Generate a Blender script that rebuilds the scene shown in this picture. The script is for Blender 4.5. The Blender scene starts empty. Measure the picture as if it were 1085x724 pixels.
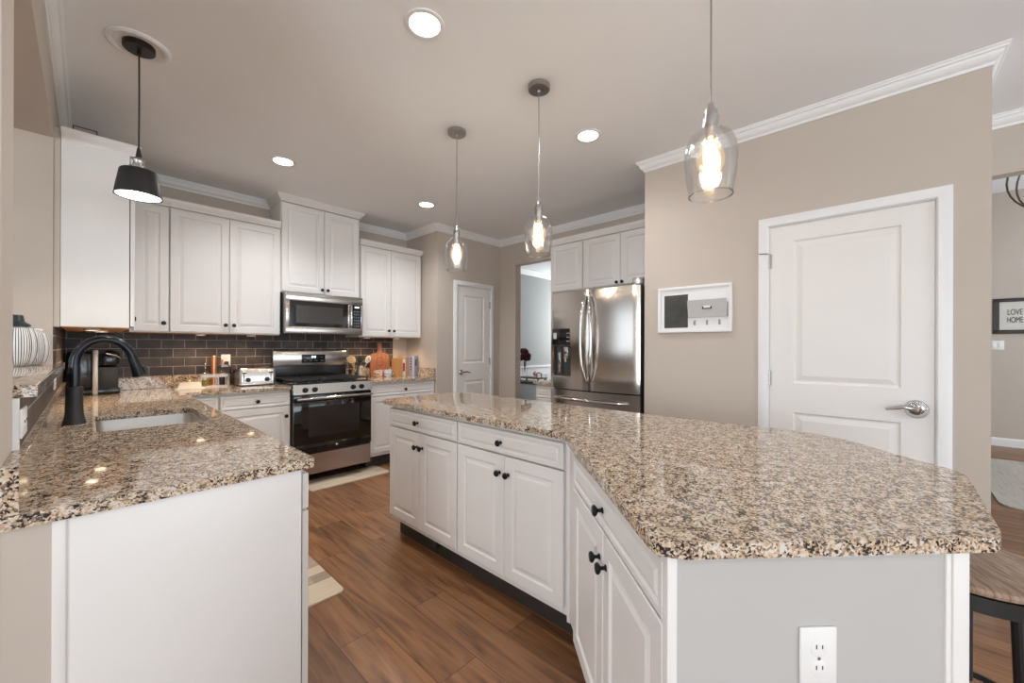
import bpy, bmesh, math, random
from mathutils import Vector, Matrix
random.seed(7)
C = bpy.context.scene.collection
SC = bpy.context.scene
PI = math.pi
R = math.radians

# ------------------------------------------------------------------ camera, world, exposure, big lights
cam_d = bpy.data.cameras.new('camera')
cam_d.sensor_width = 36.0
cam_d.lens = 421.32 / 1085 * 36.0
cam_d.shift_y = 5.56 / 1085
cam_d.clip_start = 0.02
cam = bpy.data.objects.new('camera', cam_d)
C.objects.link(cam)
cam.matrix_world = Matrix.Translation((0, 0, 1.2731)) @ Matrix.Rotation(R(43.111 - 90), 4, 'Z') @ Matrix.Rotation(R(90), 4, 'X') @ Matrix.Rotation(R(0.19), 4, 'Z')
SC.camera = cam

world = bpy.data.worlds.new('sky')
SC.world = world
world.use_nodes = True
bg = world.node_tree.nodes['Background']
bg.inputs[0].default_value = (0.78, 0.88, 1.0, 1)
bg.inputs[1].default_value = 1.6

SC.view_settings.view_transform = 'Standard'
SC.view_settings.look = 'None'
SC.view_settings.gamma = 1.0
SC.view_settings.use_curve_mapping = False
SC.view_settings.exposure = 0.0
SC.cycles.max_bounces = 10
SC.cycles.diffuse_bounces = 5
SC.cycles.glossy_bounces = 5
SC.cycles.transparent_max_bounces = 16
SC.cycles.sample_clamp_indirect = 5.0
SC.cycles.caustics_reflective = False
SC.cycles.caustics_refractive = False
SC.cycles.use_denoising = True


def area(name, loc, direction, sx, sy, power, col):
    l = bpy.data.lights.new(name, 'AREA')
    l.shape = 'RECTANGLE'
    l.size = sx
    l.size_y = sy
    l.energy = power
    l.color = col
    o = bpy.data.objects.new(name, l)
    C.objects.link(o)
    o.location = loc
    o.rotation_euler = Vector(direction).to_track_quat('-Z', 'Y').to_euler()
    return o


DAY = (0.88, 0.95, 1.0)
# daylight coming in at the windows of the shell (each in its own opening), plus one dining fill light
area('window_daylight', (0.4, -4.42, 1.45), (0, 1, 0.75), 2.3, 2.0, 72, DAY)
area('window_daylight', (3.2, -4.42, 1.45), (0, 1, 0.75), 1.7, 2.0, 36, DAY)
area('window_daylight', (6.2, -4.42, 1.6), (0, 1, 0.6), 2.2, 2.0, 100, DAY)
area('window_daylight', (-4.42, -1.6, 1.45), (1, 0, 0.45), 2.3, 1.9, 165, DAY)
area('window_daylight', (-4.42, 2.6, 1.45), (1, 0, 0.75), 2.3, 1.9, 15, DAY)
area('window_daylight', (6.8, 4.3, 1.7), (-1, 0.1, 0), 1.4, 1.5, 42, (0.93, 0.97, 1.0))  # added fill that brightens the dining room wall, no window opening here

# ------------------------------------------------------------------ key dimensions
XL = -0.124          # kitchen face of left wall
YW = 4.477           # range wall
XP, YP = 2.80, 3.828  # pantry box corner
XF = 3.844           # fridge wall
XD = 2.962           # closet wall with door
YD1, YD2 = 1.362, -0.375
YC = 4.133           # door faces of the range wall uppers
ZC = 2.705           # ceiling
ZH = 2.346           # heads of the openings
XB = 8.14            # far living room wall
ZB = 3.31
TOP = 0.914
B0 = 0.884

# ------------------------------------------------------------------ materials
MATS = {}


def nodes(name):
    m = bpy.data.materials.new(name)
    m.use_nodes = True
    nt = m.node_tree
    return m, nt, nt.nodes['Principled BSDF']


def mat(name, col, rough=0.5, metal=0.0, coat=0.0, noise=0.0, nscale=30.0, bump=0.0, emis=None, estr=0.0, aniso=0.0, stretch=None):
    if name in MATS:
        return MATS[name]
    m, nt, b = nodes(name)
    b.inputs['Base Color'].default_value = (*col, 1)
    b.inputs['Roughness'].default_value = rough
    b.inputs['Metallic'].default_value = metal
    b.inputs['Coat Weight'].default_value = coat
    if aniso:
        b.inputs['Anisotropic'].default_value = aniso
    if emis:
        b.inputs['Emission Color'].default_value = (*emis, 1)
        b.inputs['Emission Strength'].default_value = estr
    if noise or bump:
        tc = nt.nodes.new('ShaderNodeTexCoord')
        mp = nt.nodes.new('ShaderNodeMapping')
        if stretch:
            mp.inputs['Scale'].default_value = stretch
        nz = nt.nodes.new('ShaderNodeTexNoise')
        nz.inputs['Scale'].default_value = nscale
        nz.inputs['Detail'].default_value = 3
        nt.links.new(tc.outputs['Object'], mp.inputs[0])
        nt.links.new(mp.outputs[0], nz.inputs['Vector'])
        if noise:
            cr = nt.nodes.new('ShaderNodeValToRGB')
            cr.color_ramp.elements[0].position = 0.3
            cr.color_ramp.elements[1].position = 0.7
            cr.color_ramp.elements[0].color = (*[c * (1 - noise) for c in col], 1)
            cr.color_ramp.elements[1].color = (*[min(1, c * (1 + noise)) for c in col], 1)
            nt.links.new(nz.outputs[0], cr.inputs[0])
            nt.links.new(cr.outputs[0], b.inputs['Base Color'])
        if bump:
            bp = nt.nodes.new('ShaderNodeBump')
            bp.inputs['Strength'].default_value = bump
            bp.inputs['Distance'].default_value = 0.002
            nt.links.new(nz.outputs[0], bp.inputs['Height'])
            nt.links.new(bp.outputs[0], b.inputs['Normal'])
    MATS[name] = m
    return m


def glass_mat(name, tint=(1, 1, 1), refl=1.0):
    m = bpy.data.materials.new(name)
    m.use_nodes = True
    nt = m.node_tree
    nt.nodes.clear()
    out = nt.nodes.new('ShaderNodeOutputMaterial')
    tr = nt.nodes.new('ShaderNodeBsdfTransparent')
    tr.inputs[0].default_value = (*tint, 1)
    gl = nt.nodes.new('ShaderNodeBsdfGlossy')
    gl.inputs['Roughness'].default_value = 0.03
    lw = nt.nodes.new('ShaderNodeLayerWeight')
    lw.inputs[0].default_value = 0.25
    mth = nt.nodes.new('ShaderNodeMath')
    mth.operation = 'MULTIPLY_ADD'
    mth.inputs[1].default_value = 0.36 * refl
    mth.inputs[2].default_value = 0.025
    nz = nt.nodes.new('ShaderNodeTexNoise')
    nz.inputs['Scale'].default_value = 60
    bp = nt.nodes.new('ShaderNodeBump')
    bp.inputs['Strength'].default_value = 0.15
    bp.inputs['Distance'].default_value = 0.002
    nt.links.new(nz.outputs[0], bp.inputs['Height'])
    nt.links.new(bp.outputs[0], gl.inputs['Normal'])
    mx = nt.nodes.new('ShaderNodeMixShader')
    nt.links.new(lw.outputs['Fresnel'], mth.inputs[0])
    nt.links.new(mth.outputs[0], mx.inputs[0])
    nt.links.new(tr.outputs[0], mx.inputs[1])
    nt.links.new(gl.outputs[0], mx.inputs[2])
    nt.links.new(mx.outputs[0], out.inputs[0])
    return m


def granite_mat():
    m, nt, b = nodes('granite')
    N, L = nt.nodes.new, nt.links.new
    tc = N('ShaderNodeTexCoord')
    wn = N('ShaderNodeTexNoise'); wn.inputs['Scale'].default_value = 60; wn.inputs['Detail'].default_value = 4
    add = N('ShaderNodeMixRGB'); add.blend_type = 'ADD'; add.inputs[0].default_value = 0.012
    L(tc.outputs['Object'], wn.inputs['Vector'])
    L(tc.outputs['Object'], add.inputs[1]); L(wn.outputs['Color'], add.inputs[2])
    v = N('ShaderNodeTexVoronoi'); v.inputs['Scale'].default_value = 235
    L(add.outputs[0], v.inputs['Vector'])
    sep = N('ShaderNodeSeparateColor'); L(v.outputs['Color'], sep.inputs[0])
    big = N('ShaderNodeTexNoise'); big.inputs['Scale'].default_value = 34; big.inputs['Detail'].default_value = 3
    L(tc.outputs['Object'], big.inputs['Vector'])
    mad = N('ShaderNodeMath'); mad.operation = 'MULTIPLY_ADD'; mad.inputs[1].default_value = 1.5; mad.inputs[2].default_value = -0.75
    L(big.outputs[0], mad.inputs[0])
    ad = N('ShaderNodeMath'); ad.operation = 'ADD'; L(sep.outputs[0], ad.inputs[0]); L(mad.outputs[0], ad.inputs[1])
    cr = N('ShaderNodeValToRGB'); cr.color_ramp.interpolation = 'LINEAR'
    e = cr.color_ramp.elements
    e[0].position = 0.10; e[0].color = (0.022, 0.020, 0.021, 1)
    e[1].position = 0.19; e[1].color = (0.13, 0.11, 0.095, 1)
    for p, c in ((0.34, (0.26, 0.19, 0.135)), (0.48, (0.48, 0.35, 0.23)), (0.64, (0.60, 0.445, 0.30)), (0.86, (0.67, 0.55, 0.43)), (0.98, (0.66, 0.63, 0.58))):
        k = e.new(p); k.color = (*c, 1)
    L(ad.outputs[0], cr.inputs[0])
    L(cr.outputs[0], b.inputs['Base Color'])
    b.inputs['Roughness'].default_value = 0.05
    b.inputs['Specular IOR Level'].default_value = 0.5
    return m


def floor_mat():
    m, nt, b = nodes('wood_floor')
    N, L = nt.nodes.new, nt.links.new
    tc = N('ShaderNodeTexCoord')
    mp = N('ShaderNodeMapping'); mp.inputs['Rotation'].default_value = (0, 0, PI / 2)
    L(tc.outputs['Object'], mp.inputs[0])
    br = N('ShaderNodeTexBrick')
    br.offset = 0.37
    br.inputs['Scale'].default_value = 1.0
    br.inputs['Brick Width'].default_value = 1.22
    br.inputs['Row Height'].default_value = 0.182
    br.inputs['Mortar Size'].default_value = 0.0012
    br.inputs['Color1'].default_value = (0, 0, 0, 1)
    br.inputs['Color2'].default_value = (1, 1, 1, 1)
    br.inputs['Mortar'].default_value = (0.3, 0.3, 0.3, 1)
    L(mp.outputs[0], br.inputs['Vector'])
    st = N('ShaderNodeMapping'); st.inputs['Scale'].default_value = (17, 1.5, 1)
    L(tc.outputs['Object'], st.inputs[0])
    off = N('ShaderNodeMixRGB'); off.blend_type = 'ADD'; off.inputs[0].default_value = 1
    sc = N('ShaderNodeMixRGB'); sc.blend_type = 'MULTIPLY'; sc.inputs[0].default_value = 1; sc.inputs[2].default_value = (9, 5, 3, 1)
    L(br.outputs['Color'], sc.inputs[1]); L(st.outputs[0], off.inputs[1]); L(sc.outputs[0], off.inputs[2])
    nz = N('ShaderNodeTexNoise'); nz.inputs['Scale'].default_value = 1.6; nz.inputs['Detail'].default_value = 8; nz.inputs['Distortion'].default_value = 0.9
    L(off.outputs[0], nz.inputs['Vector'])
    cr = N('ShaderNodeValToRGB'); e = cr.color_ramp.elements
    e[0].position = 0.28; e[0].color = (0.105, 0.048, 0.023, 1)
    e[1].position = 0.72; e[1].color = (0.31, 0.152, 0.070, 1)
    k = e.new(0.48); k.color = (0.22, 0.10, 0.043, 1)
    L(nz.outputs[0], cr.inputs[0])
    sep = N('ShaderNodeSeparateColor'); L(br.outputs['Color'], sep.inputs[0])
    mr = N('ShaderNodeMapRange'); mr.inputs[3].default_value = 0.78; mr.inputs[4].default_value = 1.2
    L(sep.outputs[0], mr.inputs[0])
    mu = N('ShaderNodeMixRGB'); mu.blend_type = 'MULTIPLY'; mu.inputs[0].default_value = 1
    L(cr.outputs[0], mu.inputs[1]); L(mr.outputs[0], mu.inputs[2])
    seam = N('ShaderNodeMixRGB'); seam.inputs[2].default_value = (0.02, 0.01, 0.007, 1)
    L(br.outputs['Fac'], seam.inputs[0]); L(mu.outputs[0], seam.inputs[1])
    L(seam.outputs[0], b.inputs['Base Color'])
    b.inputs['Roughness'].default_value = 0.36
    bp = N('ShaderNodeBump'); bp.inputs['Strength'].default_value = 0.15; bp.inputs['Distance'].default_value = 0.002
    L(nz.outputs[0], bp.inputs['Height']); L(bp.outputs[0], b.inputs['Normal'])
    return m


def tile_mat():
    m, nt, b = nodes('subway_tile')
    N, L = nt.nodes.new, nt.links.new
    tc = N('ShaderNodeTexCoord'); sp = N('ShaderNodeSeparateXYZ'); L(tc.outputs['Object'], sp.inputs[0])
    ad = N('ShaderNodeMath'); L(sp.outputs[0], ad.inputs[0]); L(sp.outputs[1], ad.inputs[1])
    sb = N('ShaderNodeMath'); sb.operation = 'SUBTRACT'; sb.inputs[1].default_value = 1.018; L(sp.outputs[2], sb.inputs[0])
    cb = N('ShaderNodeCombineXYZ'); L(ad.outputs[0], cb.inputs[0]); L(sb.outputs[0], cb.inputs[1])
    br = N('ShaderNodeTexBrick')
    br.inputs['Scale'].default_value = 1.0
    br.inputs['Brick Width'].default_value = 0.153
    br.inputs['Row Height'].default_value = 0.0765
    br.inputs['Mortar Size'].default_value = 0.0026
    br.inputs['Mortar Smooth'].default_value = 0.2
    br.inputs['Bias'].default_value = 0.0
    br.inputs['Color1'].default_value = (0.040, 0.032, 0.029, 1)
    br.inputs['Color2'].default_value = (0.080, 0.063, 0.056, 1)
    br.inputs['Mortar'].default_value = (0.33, 0.27, 0.23, 1)
    L(cb.outputs[0], br.inputs['Vector'])
    nz = N('ShaderNodeTexNoise'); nz.inputs['Scale'].default_value = 14; nz.inputs['Detail'].default_value = 5
    L(tc.outputs['Object'], nz.inputs['Vector'])
    mr = N('ShaderNodeMapRange'); mr.inputs[1].default_value = 0.3; mr.inputs[2].default_value = 0.7; mr.inputs[3].default_value = 0.7; mr.inputs[4].default_value = 1.3
    L(nz.outputs[0], mr.inputs[0])
    mu = N('ShaderNodeMixRGB'); mu.blend_type = 'MULTIPLY'; mu.inputs[0].default_value = 1
    L(br.outputs['Color'], mu.inputs[1]); L(mr.outputs[0], mu.inputs[2]); L(mu.outputs[0], b.inputs['Base Color'])
    b.inputs['Roughness'].default_value = 0.42
    b.inputs['Specular IOR Level'].default_value = 0.3
    bp = N('ShaderNodeBump'); bp.invert = True; bp.inputs['Strength'].default_value = 0.5; bp.inputs['Distance'].default_value = 0.002
    L(br.outputs['Fac'], bp.inputs['Height']); L(bp.outputs[0], b.inputs['Normal'])
    return m


def patch_mat(name, c1, c2, c3, bw, rh, stripes=140):
    m, nt, b = nodes(name)
    N, L = nt.nodes.new, nt.links.new
    tc = N('ShaderNodeTexCoord')
    br = N('ShaderNodeTexBrick'); br.inputs['Scale'].default_value = 1
    br.inputs['Brick Width'].default_value = bw; br.inputs['Row Height'].default_value = rh
    br.inputs['Mortar Size'].default_value = 0.0
    br.inputs['Color1'].default_value = (*c1, 1); br.inputs['Color2'].default_value = (*c2, 1)
    L(tc.outputs['Object'], br.inputs['Vector'])
    wv = N('ShaderNodeTexNoise'); wv.inputs['Scale'].default_value = 3
    mp = N('ShaderNodeMapping'); mp.inputs['Scale'].default_value = (1.5, stripes / 3, 1)
    L(tc.outputs['Object'], mp.inputs[0]); L(mp.outputs[0], wv.inputs['Vector'])
    mx = N('ShaderNodeMixRGB'); mx.inputs[2].default_value = (*c3, 1)
    mr = N('ShaderNodeMapRange'); mr.inputs[1].default_value = 0.5; mr.inputs[2].default_value = 0.7; mr.inputs[4].default_value = 0.6
    L(wv.outputs[0], mr.inputs[0]); L(mr.outputs[0], mx.inputs[0]); L(br.outputs['Color'], mx.inputs[1])
    L(mx.outputs[0], b.inputs['Base Color'])
    b.inputs['Roughness'].default_value = 0.9
    return m


def wood_mat(name, c1, c2, scale=(2, 22, 2), rough=0.45, rings=False):
    m, nt, b = nodes(name)
    N, L = nt.nodes.new, nt.links.new
    tc = N('ShaderNodeTexCoord'); mp = N('ShaderNodeMapping'); mp.inputs['Scale'].default_value = scale
    L(tc.outputs['Object'], mp.inputs[0])
    nz = N('ShaderNodeTexNoise'); nz.inputs['Scale'].default_value = 4; nz.inputs['Detail'].default_value = 7; nz.inputs['Distortion'].default_value = 0.8
    L(mp.outputs[0], nz.inputs['Vector'])
    cr = N('ShaderNodeValToRGB'); cr.color_ramp.elements[0].position = 0.35; cr.color_ramp.elements[1].position = 0.65
    cr.color_ramp.elements[0].color = (*c1, 1); cr.color_ramp.elements[1].color = (*c2, 1)
    L(nz.outputs[0], cr.inputs[0]); L(cr.outputs[0], b.inputs['Base Color'])
    b.inputs['Roughness'].default_value = rough
    bp = N('ShaderNodeBump'); bp.inputs['Strength'].default_value = 0.2; bp.inputs['Distance'].default_value = 0.002
    L(nz.outputs[0], bp.inputs['Height']); L(bp.outputs[0], b.inputs['Normal'])
    return m


def steel_mat(name, col, rough, axis):
    m, nt, b = nodes(name)
    N, L = nt.nodes.new, nt.links.new
    tc = N('ShaderNodeTexCoord'); mp = N('ShaderNodeMapping')
    mp.inputs['Scale'].default_value = {'x': (1, 90, 90), 'z': (90, 90, 1)}[axis]
    L(tc.outputs['Object'], mp.inputs[0])
    nz = N('ShaderNodeTexNoise'); nz.inputs['Scale'].default_value = 3; nz.inputs['Detail'].default_value = 3
    L(mp.outputs[0], nz.inputs['Vector'])
    mr = N('ShaderNodeMapRange'); mr.inputs[3].default_value = rough * 0.75; mr.inputs[4].default_value = rough * 1.25
    L(nz.outputs[0], mr.inputs[0]); L(mr.outputs[0], b.inputs['Roughness'])
    b.inputs['Base Color'].default_value = (*col, 1)
    b.inputs['Metallic'].default_value = 1
    b.inputs['Anisotropic'].default_value = 0.75
    tg = N('ShaderNodeTangent'); tg.direction_type = 'RADIAL'; tg.axis = 'Z'; L(tg.outputs[0], b.inputs['Tangent'])
    bp = N('ShaderNodeBump'); bp.inputs['Strength'].default_value = 0.04; bp.inputs['Distance'].default_value = 0.001
    L(nz.outputs[0], bp.inputs['Height']); L(bp.outputs[0], b.inputs['Normal'])
    return m


M_WALL = mat('wall_paint', (0.54, 0.475, 0.412), 0.85, noise=0.015, nscale=3, bump=0.02)
M_DIN = mat('dining_wall_paint', (0.42, 0.43, 0.42), 0.85, noise=0.015, nscale=3)
M_CEIL = mat('ceiling_paint', (0.87, 0.885, 0.90), 0.9, noise=0.01, nscale=2, bump=0.03)
M_TRIM = mat('trim_paint', (0.81, 0.81, 0.81), 0.4, noise=0.01, nscale=5)
M_CAB = mat('cabinet_paint', (0.77, 0.745, 0.72), 0.38, noise=0.012, nscale=4)
M_DOOR = mat('door_paint', (0.80, 0.775, 0.75), 0.42, noise=0.01, nscale=4)
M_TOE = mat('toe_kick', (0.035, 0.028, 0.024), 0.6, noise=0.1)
M_KNOB = mat('black_metal', (0.012, 0.011, 0.011), 0.35, metal=0.5, noise=0.1)
M_BLK = mat('black_gloss', (0.008, 0.008, 0.009), 0.12, noise=0.05)
M_BLKM = mat('black_matte', (0.015, 0.014, 0.014), 0.5, noise=0.1)
M_GRAPH = mat('graphite_side', (0.035, 0.035, 0.037), 0.45, noise=0.05)
M_GRAN = granite_mat()
M_FLOOR = floor_mat()
M_TILE = tile_mat()
M_STEEL = steel_mat('brushed_steel', (0.56, 0.53, 0.50), 0.24, 'x')
M_STEELV = steel_mat('brushed_steel_fridge', (0.50, 0.465, 0.43), 0.17, 'x')
M_CHROME = mat('chrome', (0.60, 0.585, 0.57), 0.12, metal=1, noise=0.02)
M_NICKEL = mat('brushed_nickel', (0.42, 0.40, 0.38), 0.3, metal=1, noise=0.05)
M_GLASS = glass_mat('clear_glass')
M_DGLASS = mat('dark_oven_glass', (0.012, 0.010, 0.009), 0.06, noise=0.05)
M_PLASTIC = mat('white_plastic', (0.82, 0.81, 0.79), 0.35, noise=0.01)
M_SLOT = mat('slot_shadow_black', (0.02, 0.02, 0.02), 0.6, noise=0.05)
M_LED = mat('lamp_lens', (1, 1, 1), 0.5, emis=(1.0, 0.97, 0.92), estr=9, noise=0.001)
M_PUCK = mat('puck_lens', (1, 1, 1), 0.5, emis=(1.0, 0.80, 0.55), estr=8, noise=0.001)
M_FIL = mat('bulb_filament', (1, 0.8, 0.5), 0.5, emis=(1.0, 0.80, 0.52), estr=10, noise=0.001)
M_RIM = glass_mat('glass_rim', (0.95, 0.95, 0.95), 2.4)
M_BULB = glass_mat('bulb_glass', (1.0, 0.93, 0.82), 0.8)
_nt = M_BULB.node_tree
_em = _nt.nodes.new('ShaderNodeEmission'); _em.inputs[0].default_value = (1.0, 0.80, 0.58, 1); _em.inputs[1].default_value = 1.0
_mx = _nt.nodes.new('ShaderNodeMixShader'); _mx.inputs[0].default_value = 0.28
_out = [n for n in _nt.nodes if n.type == 'OUTPUT_MATERIAL'][0]
_src = _out.inputs[0].links[0].from_socket
_nt.links.new(_src, _mx.inputs[1]); _nt.links.new(_em.outputs[0], _mx.inputs[2]); _nt.links.new(_mx.outputs[0], _out.inputs[0])
M_SHADEIN = mat('shade_inner', (0.9, 0.88, 0.85), 0.5, emis=(1, 0.95, 0.88), estr=1.2, noise=0.01)
M_DISP = mat('display_digits', (0.3, 0.5, 0.6), 0.4, emis=(0.75, 0.95, 1.0), estr=2.5, noise=0.01)
M_MAT1 = patch_mat('kitchen_mat_weave', (0.66, 0.55, 0.41), (0.27, 0.205, 0.15), (0.50, 0.40, 0.30), 0.22, 0.085)
M_RUG = patch_mat('rug_weave', (0.55, 0.50, 0.45), (0.48, 0.43, 0.39), (0.36, 0.31, 0.28), 0.9, 0.12, 60)
M_COPPER = mat('copper', (0.75, 0.34, 0.2), 0.28, metal=0.8, noise=0.08)
M_BOARD = wood_mat('board_wood', (0.22, 0.08, 0.04), (0.34, 0.14, 0.075), (22, 2, 2))
M_LWOOD = wood_mat('light_wood', (0.55, 0.36, 0.2), (0.75, 0.55, 0.34), (2, 2, 20))
M_SEAT = wood_mat('stool_seat_wood', (0.20, 0.125, 0.085), (0.42, 0.29, 0.205), (3, 26, 3), 0.5)
M_UNDER = wood_mat('cabinet_underside', (0.42, 0.22, 0.10), (0.55, 0.31, 0.15), (3, 20, 3), 0.5)


# ------------------------------------------------------------------ mesh builder
class MB:
    def __init__(self):
        self.bm = bmesh.new()
        self.mi = 0
        self.flat = False

    def _tag(self):
        for f in self.bm.faces:
            if not f.tag:
                f.material_index = self.mi
                f.tag = True
        return self

    def mat(self, i):
        self.mi = i
        return self

    def box(self, x0, x1, y0, y1, z0, z1, bev=0.0, seg=2):
        bm = self.bm
        r = bmesh.ops.create_cube(bm, size=1.0)
        vs = r['verts']
        for v in vs:
            v.co = Vector(((x0 + x1) / 2 + v.co.x * (x1 - x0), (y0 + y1) / 2 + v.co.y * (y1 - y0), (z0 + z1) / 2 + v.co.z * (z1 - z0)))
        if bev > 0:
            es = list({e for v in vs for e in v.link_edges})
            bmesh.ops.bevel(bm, geom=es, offset=bev, segments=seg, affect='EDGES', profile=0.5)
        return self._tag()

    def prism(self, poly, z0, z1, holes=(), bev=0.0):
        bm = self.bm
        loops = []
        for pl in [poly] + list(holes):
            loops.append(([bm.verts.new((x, y, z0)) for x, y in pl], [bm.verts.new((x, y, z1)) for x, y in pl]))
        tops = []
        for (lo, hi) in loops:
            n = len(lo)
            for i in range(n):
                bm.faces.new((lo[i], lo[(i + 1) % n], hi[(i + 1) % n], hi[i]))
        if not holes:
            tops.append(bm.faces.new(loops[0][1]))
            bm.faces.new(list(reversed(loops[0][0])))
        else:
            for k in (0, 1):
                es = []
                for lp in loops:
                    vs = lp[k]
                    for i in range(len(vs)):
                        es.append(bm.edges.get((vs[i], vs[(i + 1) % len(vs)])))
                r = bmesh.ops.triangle_fill(bm, edges=es, use_beauty=True, normal=(0, 0, 1 if k else -1))
        if bev and tops:
            es = list(tops[0].edges)
            bmesh.ops.bevel(bm, geom=es, offset=bev, segments=3, affect='EDGES', profile=0.5)
        bmesh.ops.recalc_face_normals(bm, faces=[f for f in bm.faces if not f.tag])
        return self._tag()

    def lathe(self, prof, o=(0, 0, 0), ax=(0, 0, 1), n=28, close=False, fn=None):
        """prof: (radius, t) along axis."""
        bm = self.bm
        ax = Vector(ax).normalized()
        u = ax.orthogonal().normalized()
        if abs(ax.z) > 0.99:
            u = Vector((1, 0, 0))
        w = ax.cross(u)
        o = Vector(o)
        rings = []
        for (r, t) in prof:
            if r < 1e-6:
                rings.append([bm.verts.new(o + ax * t)])
            else:
                ring = []
                for i in range(n):
                    a = 2 * PI * i / n
                    rr = r * (fn(a, t) if fn else 1)
                    ring.append(bm.verts.new(o + ax * t + u * rr * math.cos(a) + w * rr * math.sin(a)))
                rings.append(ring)
        prs = list(zip(rings[:-1], rings[1:]))
        if close:
            prs.append((rings[-1], rings[0]))
        for a, b in prs:
            for i in range(n):
                j = (i + 1) % n
                if len(a) == 1 and len(b) == 1:
                    continue
                if len(a) == 1:
                    bm.faces.new((a[0], b[j], b[i]))
                elif len(b) == 1:
                    bm.faces.new((a[i], a[j], b[0]))
                else:
                    bm.faces.new((a[i], a[j], b[j], b[i]))
        bmesh.ops.recalc_face_normals(bm, faces=[f for f in bm.faces if not f.tag])
        return self._tag()

    def cyl(self, p0, p1, r, r1=None, n=20):
        p0, p1 = Vector(p0), Vector(p1)
        d = (p1 - p0)
        L = d.length
        return self.lathe([(0, 0), (r, 0), (r if r1 is None else r1, L), (0, L)], p0, d, n)

    def tube(self, pts, r, n=10, flat=1.0, caps=True):
        bm = self.bm
        P = [Vector(p) for p in pts]
        rs = r if isinstance(r, (list, tuple)) else [r] * len(P)
        rings = []
        up = None
        for i, p in enumerate(P):
            t = (P[min(i + 1, len(P) - 1)] - P[max(i - 1, 0)]).normalized()
            if up is None:
                up = t.orthogonal().normalized()
            up = (up - t * up.dot(t)).normalized()
            w = t.cross(up)
            rings.append([bm.verts.new(p + up * rs[i] * math.cos(2 * PI * k / n) + w * rs[i] * flat * math.sin(2 * PI * k / n)) for k in range(n)])
        for a, b in zip(rings[:-1], rings[1:]):
            for k in range(n):
                bm.faces.new((a[k], a[(k + 1) % n], b[(k + 1) % n], b[k]))
        if caps:
            bm.faces.new(list(reversed(rings[0])))
            bm.faces.new(rings[-1])
        bmesh.ops.recalc_face_normals(bm, faces=[f for f in bm.faces if not f.tag])
        return self._tag()

    def sweep(self, path, prof):
        """path: 2-D points; prof: (out, z) with out to the right of travel."""
        bm = self.bm
        P = [Vector(p) for p in path]
        n = len(P)
        rows = []
        for i in range(n):
            ns = []
            if i > 0:
                d = (P[i] - P[i - 1]).normalized(); ns.append(Vector((d.y, -d.x)))
            if i < n - 1:
                d = (P[i + 1] - P[i]).normalized(); ns.append(Vector((d.y, -d.x)))
            m = ns[0] if len(ns) == 1 else (ns[0] + ns[1]) / (1 + ns[0].dot(ns[1]))
            rows.append([bm.verts.new((P[i].x + m.x * o, P[i].y + m.y * o, z)) for o, z in prof])
        k = len(prof)
        for a, b in zip(rows[:-1], rows[1:]):
            for j in range(k):
                bm.faces.new((a[j], a[(j + 1) % k], b[(j + 1) % k], b[j]))
        bm.faces.new(rows[0]); bm.faces.new(list(reversed(rows[-1])))
        bmesh.ops.recalc_face_normals(bm, faces=[f for f in bm.faces if not f.tag])
        return self._tag()

    def panelled(self, w, h, xs, zs, cells, prof, x0=0, z0=0, y=0.0, t=0.019, edge=0.003):
        """slab facing -y with profiled panels in the given grid cells; prof: (inset, depth)."""
        bm = self.bm
        self.flat = True
        XS = [0] + list(xs) + [w]
        ZS = [0] + list(zs) + [h]
        V = lambda x, yy, z: bm.verts.new((x0 + x, y + yy, z0 + z))
        for i in range(len(XS) - 1):
            for j in range(len(ZS) - 1):
                a, b, c, d = XS[i], XS[i + 1], ZS[j], ZS[j + 1]
                if (i, j) in cells:
                    prev = None
                    for (ins, dep) in [(0, 0)] + list(prof):
                        ring = [V(a + ins, dep, c + ins), V(b - ins, dep, c + ins), V(b - ins, dep, d - ins), V(a + ins, dep, d - ins)]
                        if prev:
                            for k in range(4):
                                bm.faces.new((prev[k], prev[(k + 1) % 4], ring[(k + 1) % 4], ring[k]))
                        prev = ring
                    bm.faces.new(prev)
                else:
                    e = edge
                    q = [a + (e if i == 0 else 0), b - (e if i == len(XS) - 2 else 0), c + (e if j == 0 else 0), d - (e if j == len(ZS) - 2 else 0)]
                    bm.faces.new((V(q[0], 0, q[2]), V(q[1], 0, q[2]), V(q[1], 0, q[3]), V(q[0], 0, q[3])))
        e = edge
        r0 = [V(e, 0, e), V(w - e, 0, e), V(w - e, 0, h - e), V(e, 0, h - e)]
        r1 = [V(0, e, 0), V(w, e, 0), V(w, e, h), V(0, e, h)]
        r2 = [V(0, t, 0), V(w, t, 0), V(w, t, h), V(0, t, h)]
        for A, B in ((r0, r1), (r1, r2)):
            for k in range(4):
                bm.faces.new((A[k], A[(k + 1) % 4], B[(k + 1) % 4], B[k]))
        bm.faces.new(r2)
        bmesh.ops.remove_doubles(bm, verts=bm.verts[:], dist=1e-5)
        bmesh.ops.recalc_face_normals(bm, faces=[f for f in bm.faces if not f.tag])
        return self._tag()

    def build(self, name, mats, parent=None, smooth=True, loc=None, rotz=0.0):
        bm = self.bm
        if smooth and not self.flat:
            bm.normal_update()
            for f in bm.faces:
                f.smooth = True
            for e in bm.edges:
                if len(e.link_faces) != 2 or e.calc_face_angle(0) > 0.62:
                    e.smooth = False
        me = bpy.data.meshes.new(name)
        bm.to_mesh(me)
        bm.free()
        for m in (mats if isinstance(mats, (list, tuple)) else [mats]):
            me.materials.append(m)
        o = bpy.data.objects.new(name, me)
        C.objects.link(o)
        if parent:
            o.parent = parent
        if loc:
            o.location = loc
        o.rotation_euler.z = rotz
        return o


def tag(o, label, cat, group=None):
    o['label'] = label
    o['category'] = cat
    if group:
        o['group'] = group
    return o


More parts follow.
